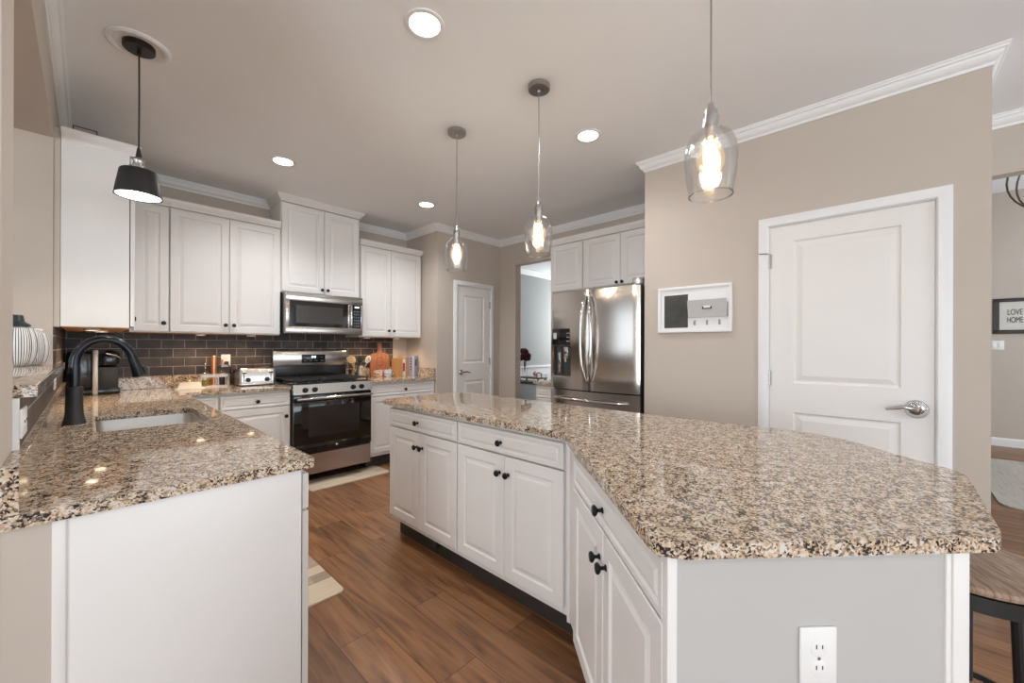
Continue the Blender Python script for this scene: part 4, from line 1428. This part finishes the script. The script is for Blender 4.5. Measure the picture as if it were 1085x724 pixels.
for x in (-0.075, 0.075):
    for y in (-0.025, 0.028):
        MB().box(x - 0.05, x + 0.05, y - 0.011, y + 0.011, 0.160, 0.1665).build('slot', M_SLOT, t)
    MB().lathe([(0.020, 0), (0.020, 0.010), (0.016, 0.016), (0, 0.016)], (x, -0.085, 0.055), (0, -1, 0), 18).build('dial', M_BLKM, t)
    q = MB(); q.box(x - 0.003 - 0.03 * (1 if x < 0 else -1), x + 0.003 - 0.03 * (1 if x < 0 else -1), -0.0865, -0.085, 0.04, 0.125)
    q.build('lever_slot', M_SLOT, t)
    xx = x - 0.03 * (1 if x < 0 else -1)
    q = MB(); q.box(xx - 0.014, xx + 0.014, -0.105, -0.086, 0.112, 0.122, 0.003); q.build('lever', M_BLKM, t)
for x in (-0.11, 0.11):
    for y in (-0.07, 0.075):
        MB().cyl((x, y, 0), (x, y, 0.007), 0.008, n=10).build('foot', M_BLKM, t)

# utensil jar
t = thing('utensil_jar', 'steel and glass jar holding cooking utensils right of the range', 'jar', (2.085, 4.30, TOP))
q = MB(); q.lathe([(0, 0), (0.045, 0), (0.048, 0.01), (0.048, 0.135), (0.050, 0.14), (0.046, 0.14), (0.045, 0.012), (0, 0.010)], n=28); q.build('jar_wall', mat('jar_mercury', (0.7, 0.7, 0.66), 0.2, metal=0.85, noise=0.25, nscale=25), t)


def utensil(name, label, base, tip, head, m, hm=None):
    b = Vector(base); e = Vector(tip)
    t = thing(name, label, 'utensil', base, 0)
    d = (e - b)
    MB().tube([(0, 0, 0), tuple(d * 0.5), tuple(d)], 0.0055, 8).build('handle', m, t)
    q = MB()
    dn = d.normalized()
    s = Vector((dn.z, 0, -dn.x))
    if head == 'spoon':
        q.lathe([(0, -0.015), (0.022, -0.005), (0.034, 0.02), (0.031, 0.050), (0.016, 0.07), (0, 0.074)], d, dn, 14)
        for v in q.bm.verts:
            v.co.y = d.y + (v.co.y - d.y) * 0.35
    elif head == 'spatula':
        pts = [(-0.012, -0.005), (-0.028, 0.02), (-0.030, 0.075), (0.030, 0.075), (0.028, 0.02), (0.012, -0.005)]
        f = [q.bm.verts.new(d + s * x + dn * z + Vector((0, -0.004, 0))) for x, z in pts]
        g = [q.bm.verts.new(d + s * x + dn * z + Vector((0, 0.004, 0))) for x, z in pts]
        for i in range(6):
            q.bm.faces.new((f[i], f[(i + 1) % 6], g[(i + 1) % 6], g[i]))
        q.bm.faces.new(f); q.bm.faces.new(g)
        bmesh.ops.recalc_face_normals(q.bm, faces=q.bm.faces[:]); q._tag()
    else:
        for k in range(5):
            a = k * PI / 5
            w = (s * math.cos(a) + Vector((0, 1, 0)) * math.sin(a))
            pts = [d + dn * (0.085 * (1 - math.cos(u * PI / 6)) / 2) * 1.0 + w * 0.028 * math.sin(u * PI / 6) for u in range(0, 7)]
            pts += [d + dn * (0.085 * (1 - math.cos(u * PI / 6)) / 2) - w * 0.028 * math.sin(u * PI / 6) for u in range(5, -1, -1)]
            q.tube([tuple(p) for p in pts], 0.0018, 5, caps=False)
    q.build('head', hm or m, t)


JZ = TOP + 0.015
utensil('spatula', 'pale wooden spatula leaning far left in the utensil jar', (2.075, 4.295, JZ), (1.985, 4.275, JZ + 0.165), 'spatula', M_LWOOD)
utensil('wooden_spoon', 'round wooden spoon leaning over the range from the jar', (2.08, 4.31, JZ), (2.02, 4.30, JZ + 0.165), 'spoon', M_LWOOD)
utensil('black_spoon', 'black cooking spoon standing upright in the jar', (2.09, 4.30, JZ), (2.10, 4.31, JZ + 0.17), 'spoon', M_BLKM)
utensil('whisk', 'white wire whisk leaning right in the utensil jar', (2.10, 4.30, JZ), (2.165, 4.285, JZ + 0.155), 'whisk', M_CHROME, M_PLASTIC)
t = thing('salt_mill', 'small dark mill with brown base left of the utensil jar', 'mill', (2.012, 4.36, TOP))
MB().lathe([(0, 0), (0.018, 0), (0.016, 0.05), (0.018, 0.055), (0, 0.056)], n=18).build('mill_body', mat('brown_glass', (0.2, 0.09, 0.05), 0.25, noise=0.1), t)
MB().lathe([(0.015, 0.056), (0.020, 0.07), (0.018, 0.10), (0, 0.105)], n=18).build('mill_top', M_BLKM, t)

# cutting board leaning on the wall
t = thing('cutting_board', 'reddish wooden cutting board with a handle leaning on the tiles', 'cutting board', (2.400, 4.405, TOP))
q = MB()
pts = round_poly([(-0.125, 0), (0.125, 0), (0.125, 0.265), (0.030, 0.285), (0.022, 0.33), (0.032, 0.40), (-0.032, 0.40), (-0.022, 0.33), (-0.030, 0.285), (-0.125, 0.265)], [0.02, 0.02, 0.06, 0.02, 0.02, 0.025, 0.025, 0.02, 0.02, 0.06])
f = [q.bm.verts.new((x, -0.009, z)) for x, z in pts]; g = [q.bm.verts.new((x, 0.009, z)) for x, z in pts]
n = len(pts)
for i in range(n):
    q.bm.faces.new((f[i], f[(i + 1) % n], g[(i + 1) % n], g[i]))
q.bm.faces.new(f); q.bm.faces.new(g)
bmesh.ops.recalc_face_normals(q.bm, faces=q.bm.faces[:]); q._tag()
b = q.build('board', M_BOARD, t)
b.rotation_euler.x = R(-5)
q = MB()
q.lathe([(0.052, 0.0), (0.052, 0.0015), (0.044, 0.0015), (0.044, 0.0)], (0, -0.0092, 0.175), (0, -1, 0), 28, close=True)
q.tube([(-0.03, -0.0095, 0.16), (-0.01, -0.0095, 0.20), (0.01, -0.0095, 0.17), (0.03, -0.0095, 0.19)], 0.003, 6)
o = q.build('burned_emblem', mat('burnt_wood', (0.16, 0.05, 0.03), 0.6, noise=0.2), b)

# two floral mugs
def floral(name, base, spot1, spot2, sc):
    m, nt, b = nodes(name)
    N, L = nt.nodes.new, nt.links.new
    tc = N('ShaderNodeTexCoord'); v = N('ShaderNodeTexVoronoi'); v.inputs['Scale'].default_value = sc
    L(tc.outputs['Object'], v.inputs['Vector'])
    cr = N('ShaderNodeValToRGB'); cr.color_ramp.interpolation = 'CONSTANT'
    cr.color_ramp.elements[0].color = (*spot1, 1); cr.color_ramp.elements[1].color = (*base, 1); cr.color_ramp.elements[1].position = 0.22
    k = cr.color_ramp.elements.new(0.75); k.color = (*spot2, 1)
    sp = N('ShaderNodeSeparateColor'); L(v.outputs['Color'], sp.inputs[0]); L(sp.outputs[0], cr.inputs[0])
    L(cr.outputs[0], b.inputs['Base Color']); b.inputs['Roughness'].default_value = 0.25
    return m


for (x, m, lab) in ((2.315, floral('floral_pink', (0.80, 0.68, 0.58), (0.45, 0.10, 0.14), (0.80, 0.62, 0.45), 60), 'floral mug with pink and cream flowers before the cutting board'),
                    (2.435, floral('floral_blue', (0.80, 0.80, 0.82), (0.25, 0.28, 0.50), (0.55, 0.62, 0.75), 60), 'floral mug with white and blue flowers beside the first book')):
    t = thing('mug', lab, 'mug', (x, 4.29, TOP))
    MB().lathe([(0, 0), (0.034, 0), (0.044, 0.02), (0.050, 0.085), (0.047, 0.085), (0.040, 0.02), (0, 0.006)], n=28).build('cup', m, t)
    q = MB(); q.tube([(0.046, 0, 0.068), (0.062, -0.004, 0.064), (0.068, -0.004, 0.045), (0.060, -0.004, 0.025), (0.043, 0, 0.022)] if x > 2.4 else [(-0.046, 0, 0.068), (-0.062, -0.004, 0.064), (-0.068, -0.004, 0.045), (-0.060, -0.004, 0.025), (-0.043, 0, 0.022)], 0.005, 8)
    q.build('handle', m, t)

# cookbooks
BG = 'cookbooks beside the cutting board'
bx = 2.512
for (w, h, dpt, col, lab, band, bc) in (
        (0.055, 0.215, 0.16, (0.48, 0.26, 0.10), 'orange-gold cookbook, leftmost of the row', None, None),
        (0.044, 0.205, 0.15, (0.75, 0.68, 0.60), 'cream cookbook with a red spine label', (0.06, 0.16), (0.45, 0.03, 0.05)),
        (0.050, 0.232, 0.17, (0.42, 0.24, 0.12), 'brown cookbook between the red-labelled and the purple one', None, None),
        (0.042, 0.243, 0.17, (0.42, 0.35, 0.45), 'mauve cookbook with dark squares down its spine', 'squares', (0.08, 0.05, 0.14)),
        (0.030, 0.240, 0.16, (0.66, 0.65, 0.66), 'thin pale grey cookbook, second from the right', None, None),
        (0.038, 0.246, 0.165, (0.25, 0.26, 0.33), 'slate blue cookbook, rightmost against the pantry wall side', (0.12, 0.2), (0.06, 0.06, 0.09))):
    t = thing('cookbook', lab, 'book', (bx, 4.195 - (0.01 if w > 0.05 else 0), TOP), 0, BG)
    mc = mat('cover_%.2f_%.2f' % (col[0], col[2]), col, 0.5, noise=0.04)
    q = MB()
    q.box(0.0, 0.003, 0.0, dpt, 0, h); q.box(w - 0.004, w - 0.001, 0.0, dpt, 0, h); q.box(0.0, w - 0.001, -0.002, 0.003, 0, h, 0.001)
    q.build('cover', mc, t)
    MB().box(0.003, w - 0.004, 0.003, dpt - 0.004, 0.004, h - 0.004).build('pages', mat('paper', (0.75, 0.68, 0.55), 0.8, noise=0.03), t)
    if band == 'squares':
        q = MB()
        for k in range(5):
            q.box(w * 0.25, w * 0.7, -0.0028, -0.002, 0.07 + k * 0.032, 0.088 + k * 0.032)
        q.build('spine_marks', mat('ink_violet', bc, 0.5, noise=0.05), t)
    elif band:
        MB().box(w * 0.15, w * 0.8, -0.0028, -0.002, band[0], band[1]).build('spine_label', mat('label_%.2f' % bc[0], bc, 0.5, noise=0.05), t)
    bx += w + 0.0005

# striped ceramic pumpkins on the ledge
M_STR = mat('stripe_dark', (0.05, 0.055, 0.09), 0.3, noise=0.2)
M_WHT = mat('stripe_white', (0.80, 0.79, 0.78), 0.3, noise=0.02)


def pumpkin(label, x, y, r, h, stem):
    t = thing('ceramic_pumpkin', label, 'pumpkin', (x, y, 1.1745), 0)
    prof = []
    for k in range(15):
        u = k / 14
        prof.append((max(0.001, r * (0.62 + 0.38 * math.sin(PI * min(1, u * 0.96 + 0.02)) ** 0.7) if 0 < k < 14 else r * (0.5 if k == 0 else 0.25)), h * u))
    n = 144
    q = MB()
    q.lathe(prof, n=n, fn=lambda a, z: 1 + 0.03 * abs(math.cos(a * 18)))
    q.bm.faces.ensure_lookup_table()
    for f in q.bm.faces:
        c = f.calc_center_median()
        a = math.atan2(c.y, c.x)
        f.material_index = 1 if int((a + PI) / (2 * PI) * n + 0.01) % 3 == 0 else 0
    q.build('gourd', [M_WHT, M_STR], t)
    if stem:
        q = MB(); q.lathe([(0.044, -0.004), (0.042, 0.004), (0.024, 0.018), (0.020, 0.045), (0.018, 0.048), (0, 0.048)], (0, 0, h), n=18)
        q.build('stem_cap', mat('stem_green_black', (0.02, 0.03, 0.028), 0.3, noise=0.2), t)
    else:
        q = MB(); q.tube([(0, 0, h), (0.01, 0, h + 0.006), (0.03, 0.0, h + 0.002)], 0.006, 8); q.build('stem_cap', M_WHT, t)
    return t


pumpkin('black and white striped ceramic pumpkin with a dark stem on the ledge', -0.222, 2.92, 0.064, 0.190, True)
pumpkin('striped ceramic pumpkin without stem, tucked behind the taller one', -0.183, 3.07, 0.054, 0.170, False)

# wire stand on top of the far left cabinet
q = MB()
zt = ZU + HU + 0.060
for y in (3.215, 3.40):
    q.tube([(-0.055, y, zt + 0.003), (-0.055, y, zt + 0.032), (0.035, y, zt + 0.032), (0.035, y, zt + 0.003)], 0.003, 6)
for x in (-0.055, 0.035):
    q.tube([(x, 3.215, zt + 0.032), (x, 3.40, zt + 0.032)], 0.003, 6)
    q.tube([(x, 3.215, zt + 0.004), (x, 3.40, zt + 0.004)], 0.003, 6)
tag(q.build('wire_stand', M_BLKM), 'black wire stand lying on top of the far left wall cabinet', 'stand')

# floor mats
for (x0, x1, y0, y1, lab) in ((1.335, 2.095, 3.635, 3.95, 'beige patchwork kitchen mat in front of the range'), (0.50, 0.918, 2.038, 2.79, 'beige patchwork kitchen mat beside the sink peninsula')):
    t = tag(MB().prism(rrect(0, x1 - x0, 0, y1 - y0, 0.03), 0.0, 0.009, bev=0.003).build('kitchen_mat', M_MAT1, loc=(x0, y0, 0.0005)), lab, 'mat', 'kitchen mats')

# ------------------------------------------------------------------ board on the closet wall
BW, BH = 0.503, 0.332
t = thing('wall_organizer', 'white framed wall organizer with a chalkboard, mail pocket and three hooks', 'organizer', (XD, 1.246, 1.380), -PI / 2)
q = MB()
q.box(0.002, BW - 0.002, -0.010, -0.001, 0.002, BH - 0.002)
q.build('backboard', M_TRIM, t)
q = MB()
q.box(0, BW, -0.024, -0.001, 0, 0.020, 0.002); q.box(0, BW, -0.024, -0.001, BH - 0.020, BH, 0.002)
q.box(0, 0.020, -0.024, -0.001, 0.02, BH - 0.02); q.box(BW - 0.020, BW, -0.024, -0.001, 0.02, BH - 0.02)
q.build('frame', M_TRIM, t)
q = MB(); q.box(0.045, 0.215, -0.0125, -0.009, 0.035, 0.275); q.build('chalkboard', mat('chalkboard_grey', (0.045, 0.047, 0.042), 0.5, noise=0.35, nscale=9), t)
q = MB()
pts = [(-0.010, 0.105), (-0.026, 0.105), (-0.050, 0.225), (-0.046, 0.225), (-0.023, 0.110), (-0.010, 0.110)]
a = [q.bm.verts.new((0.222, y, z)) for y, z in pts]; b = [q.bm.verts.new((0.476, y, z)) for y, z in pts]
n = len(pts)
for i in range(n):
    q.bm.faces.new((a[i], a[(i + 1) % n], b[(i + 1) % n], b[i]))
q.bm.faces.new(a); q.bm.faces.new(b)
bmesh.ops.recalc_face_normals(q.bm, faces=q.bm.faces[:]); q._tag()
for x in (0.222, 0.473):
    q.prism([(x, -0.010), (x + 0.003, -0.010), (x + 0.003, -0.030), (x, -0.030)], 0.107, 0.20)
pk = q.build('mail_pocket', mat('pocket_grey', (0.52, 0.51, 0.50), 0.5, noise=0.02), t)
q = MB(); q.box(0.320, 0.382, -0.0405, -0.034, 0.160, 0.188); q.mat(1); q.box(0.329, 0.373, -0.0415, -0.040, 0.167, 0.181); q.build('label_holder', [M_GRAPH, M_PLASTIC], pk)
for x in (0.262, 0.345, 0.425):
    q = MB()
    q.box(x - 0.006, x + 0.006, -0.013, -0.010, 0.05, 0.085, 0.001)
    q.tube([(x, -0.013, 0.078), (x, -0.028, 0.072), (x, -0.030, 0.058), (x, -0.020, 0.055)], 0.003, 8)
    q.build('hook', M_NICKEL, t)

# ------------------------------------------------------------------ living room beyond
t = thing('framed_print', 'dark framed print with black lettering on the living room wall', 'picture', (XB, -1.042, 1.462), -PI / 2)
q = MB()
PWI, PHI = 0.362, 0.456
q.box(0, PWI, -0.025, -0.001, 0, 0.05, 0.002); q.box(0, PWI, -0.025, -0.001, PHI - 0.045, PHI, 0.002)
q.box(0, 0.052, -0.025, -0.001, 0.05, PHI - 0.045); q.box(PWI - 0.052, PWI, -0.025, -0.001, 0.05, PHI - 0.045)
q.build('frame', mat('dark_frame', (0.022, 0.014, 0.011), 0.4, noise=0.1), t)
MB().box(0.05, PWI - 0.05, -0.012, -0.001, 0.048, PHI - 0.043).build('print', mat('print_paper', (0.66, 0.63, 0.58), 0.7, noise=0.02), t)
M_INK = mat('print_ink', (0.03, 0.035, 0.04), 0.7, noise=0.02)
text('lettering', 'LOVE', 0.105, M_INK, t, (PWI / 2, -0.0135, 0.275), (R(90), 0, 0), sx=0.5)
text('lettering', 'HOME', 0.105, M_INK, t, (PWI / 2, -0.0135, 0.175), (R(90), 0, 0), sx=0.44)
outlet('wall_switch', 'white double light switch below the framed print', (XB, -1.075, 1.315), -PI / 2, w=0.124, h=0.120, kind='switch')
tag(MB().prism(round_poly([(5.02, -0.69), (7.1, -0.69), (7.1, -3.3), (5.02, -3.3)], 0.12), 0.0005, 0.012).build('area_rug', M_RUG), 'pale grey striped area rug on the living room floor at far right', 'rug')
# orb chandelier in the living room
t = thing('chandelier', 'bronze strap orb chandelier partly seen through the right opening', 'chandelier', (6.0, -1.17, ZB))
M_BRZ = mat('bronze_strap', (0.16, 0.115, 0.085), 0.4, metal=0.5, noise=0.1)
for k in range(4):
    a = k * PI / 4
    q = MB()
    q.tube([(0.32 * math.sin(u * PI / 16) * math.cos(a), 0.32 * math.sin(u * PI / 16) * math.sin(a), -0.47 + 0.32 * math.cos(u * PI / 16)) for u in range(33)], 0.008, 6, caps=False)
    q.build('orb_strap', M_BRZ, t)
MB().tube([(0, 0, 0), (0, 0, -0.5)], 0.008, 8).build('stem', M_BRZ, t)
MB().lathe([(0, 0), (0.06, 0), (0.06, -0.02), (0, -0.03)], n=20).build('canopy', M_BRZ, t)
for k in range(4):
    a = k * PI / 2 + 0.4
    q = MB(); q.tube([(0, 0, -0.5), (0.06 * math.cos(a), 0.06 * math.sin(a), -0.54), (0.12 * math.cos(a), 0.12 * math.sin(a), -0.50)], 0.005, 6); q.build('arm', M_BRZ, t)
    MB().cyl((0.12 * math.cos(a), 0.12 * math.sin(a), -0.50), (0.12 * math.cos(a), 0.12 * math.sin(a), -0.41), 0.011, n=10).build('candle', M_PLASTIC, t)

# bar stool at the end of the island
t = thing('bar_stool', 'round wooden bar stool with black metal frame under the island overhang', 'stool', (1.775, -0.178, 0), 0.5)
MB().lathe([(0, 0.627), (0.182, 0.627), (0.190, 0.632), (0.192, 0.640), (0.188, 0.648), (0.180, 0.652), (0, 0.652)], n=48).build('seat', M_SEAT, t)
q = MB()
q.lathe([(0.186, 0.585), (0.190, 0.585), (0.190, 0.626), (0.186, 0.626)], n=48, close=True)
q.lathe([(0.0, 0.618), (0.186, 0.618), (0.186, 0.626), (0, 0.626)], n=48)
for k in range(8):
    a = k * PI / 4 + 0.15
    q.lathe([(0.007, 0), (0.006, 0.004), (0, 0.006)], (0.190 * math.cos(a), 0.190 * math.sin(a), 0.606), (math.cos(a), math.sin(a), 0), 10)
q.build('seat_ring', M_BLKM, t)
for k in range(4):
    a = k * PI / 2 + 0.35
    c_, s_ = math.cos(a), math.sin(a)
    q = MB(); q.tube([(0.165 * c_, 0.165 * s_, 0.60), (0.20 * c_, 0.20 * s_, 0.0)], 0.0135, 10)
    q.build('leg', M_BLKM, t)
    q = MB(); q.tube([(0.165 * c_ * 0.3, 0.165 * s_ * 0.3, 0.612), (0.165 * c_ * 0.75, 0.165 * s_ * 0.75, 0.58), (0.165 * c_ * 1.03, 0.165 * s_ * 1.03, 0.50), (0.165 * c_ * 1.06, 0.165 * s_ * 1.06, 0.42)], 0.009, 8)
    q.build('brace', M_BLKM, t)
q = MB()
q.tube([(0.185 * math.cos(k * PI / 16), 0.185 * math.sin(k * PI / 16), 0.22) for k in range(33)], 0.009, 8, caps=False)
q.build('foot_ring', M_BLKM, t)
q = MB(); q.cyl((0, 0, 0.30), (0, 0, 0.62), 0.014, n=12); q.build('screw_post', M_BLKM, t)

# ------------------------------------------------------------------ dining room through the opening
t = thing('sideboard', 'pale blue sideboard with a dark top in the dining room', 'sideboard', (4.62, 3.95, 0))
q = MB(); q.box(-0.17, 0.17, -0.45, 0.55, 0.04, 0.725, 0.004); q.build('body', mat('pale_blue_paint', (0.60, 0.71, 0.78), 0.5, noise=0.03), t)
q = MB(); q.box(-0.19, 0.19, -0.47, 0.57, 0.725, 0.745, 0.004); q.build('top', wood_mat('dark_top', (0.05, 0.035, 0.02), (0.10, 0.07, 0.045)), t)
for y in (-0.20, 0.30):
    q = MB(); q.box(-0.176, -0.170, y - 0.22, y + 0.22, 0.10, 0.68, 0.002)
    dd_ = q.build('door', mat('pale_blue_paint', (0.60, 0.71, 0.78)), t)
    MB().lathe([(0.006, 0), (0.010, 0.015), (0, 0.018)], (-0.176, y + (0.18 if y < 0 else -0.18), 0.45), (-1, 0, 0), 10).build('knob', M_KNOB, dd_)
for x in (-0.14, 0.14):
    for y in (-0.42, 0.52):
        MB().box(x - 0.02, x + 0.02, y - 0.02, y + 0.02, 0.0, 0.04).build('foot', M_TOE, t)
t = thing('riser_tray', 'small dark wooden riser tray with curved handle on the sideboard', 'tray', (4.58, 3.86, 0.745))
M_DW = wood_mat('riser_wood', (0.10, 0.06, 0.03), (0.20, 0.13, 0.07))
MB().box(-0.10, 0.10, -0.20, 0.22, 0.055, 0.072, 0.003).build('tray_top', M_DW, t)
for x in (-0.08, 0.08):
    for y in (-0.17, 0.19):
        MB().cyl((x, y, 0), (x, y, 0.056), 0.012, n=10).build('leg', M_DW, t)
q = MB(); q.tube([(0, -0.17, 0.072), (0, -0.17, 0.13), (0, -0.12, 0.145), (0, -0.08, 0.13), (0, -0.08, 0.072)], 0.009, 8); q.build('handle', M_DW, t)


def bouquet(name, label, loc, r, m, n, vr, vh, mv):
    t = thing(name, label, 'flowers', loc)
    MB().lathe([(0, 0), (vr * 0.8, 0), (vr, vh * 0.35), (vr * 0.6, vh * 0.8), (vr * 0.75, vh), (vr * 0.65, vh), (vr * 0.5, vh * 0.8), (0, vh * 0.1)], n=18).build('vase', mv, t)
    for k in range(n):
        a = k * 2.4; rr = r * 0.62 * math.sqrt(k / n)
        c = Vector((rr * math.cos(a), rr * math.sin(a), vh + r * 0.7 + 0.5 * r * math.cos(k * 1.7)))
        q = MB()
        q.tube([(0, 0, vh * 0.3), (c.x * 0.5, c.y * 0.5, vh), tuple(c)], 0.002, 5)
        q.build('stem', mat('stem_green', (0.05, 0.12, 0.04), 0.6, noise=0.2), t)
        q = MB()
        for j in range(14):
            th_ = math.acos(1 - 2 * (j + 0.5) / 14); ph = j * 2.4
            d_ = Vector((math.sin(th_) * math.cos(ph), math.sin(th_) * math.sin(ph), math.cos(th_)))
            k_ = r / 0.12 * 1.7 + 0.1; q.lathe([(0, 0), (0.012 * k_, 0.008 * k_), (0.016 * k_, 0.022 * k_), (0, 0.028 * k_)], c, d_, 6)
        q.build('blossom', m, t)
    return t


bouquet('flower_vase', 'dark red flower bouquet in a clear vase in the dining room', (4.58, 4.02, 0.817), 0.11, mat('dark_red_petal', (0.07, 0.012, 0.016), 0.7, noise=0.3, nscale=90), 14, 0.045, 0.26, M_GLASS)
bouquet('pink_flower', 'small pink blossom arrangement on the riser tray', (4.56, 3.80, 0.817), 0.035, mat('pink_petal', (0.55, 0.30, 0.27), 0.7, noise=0.2, nscale=90), 3, 0.03, 0.035, M_PLASTIC)
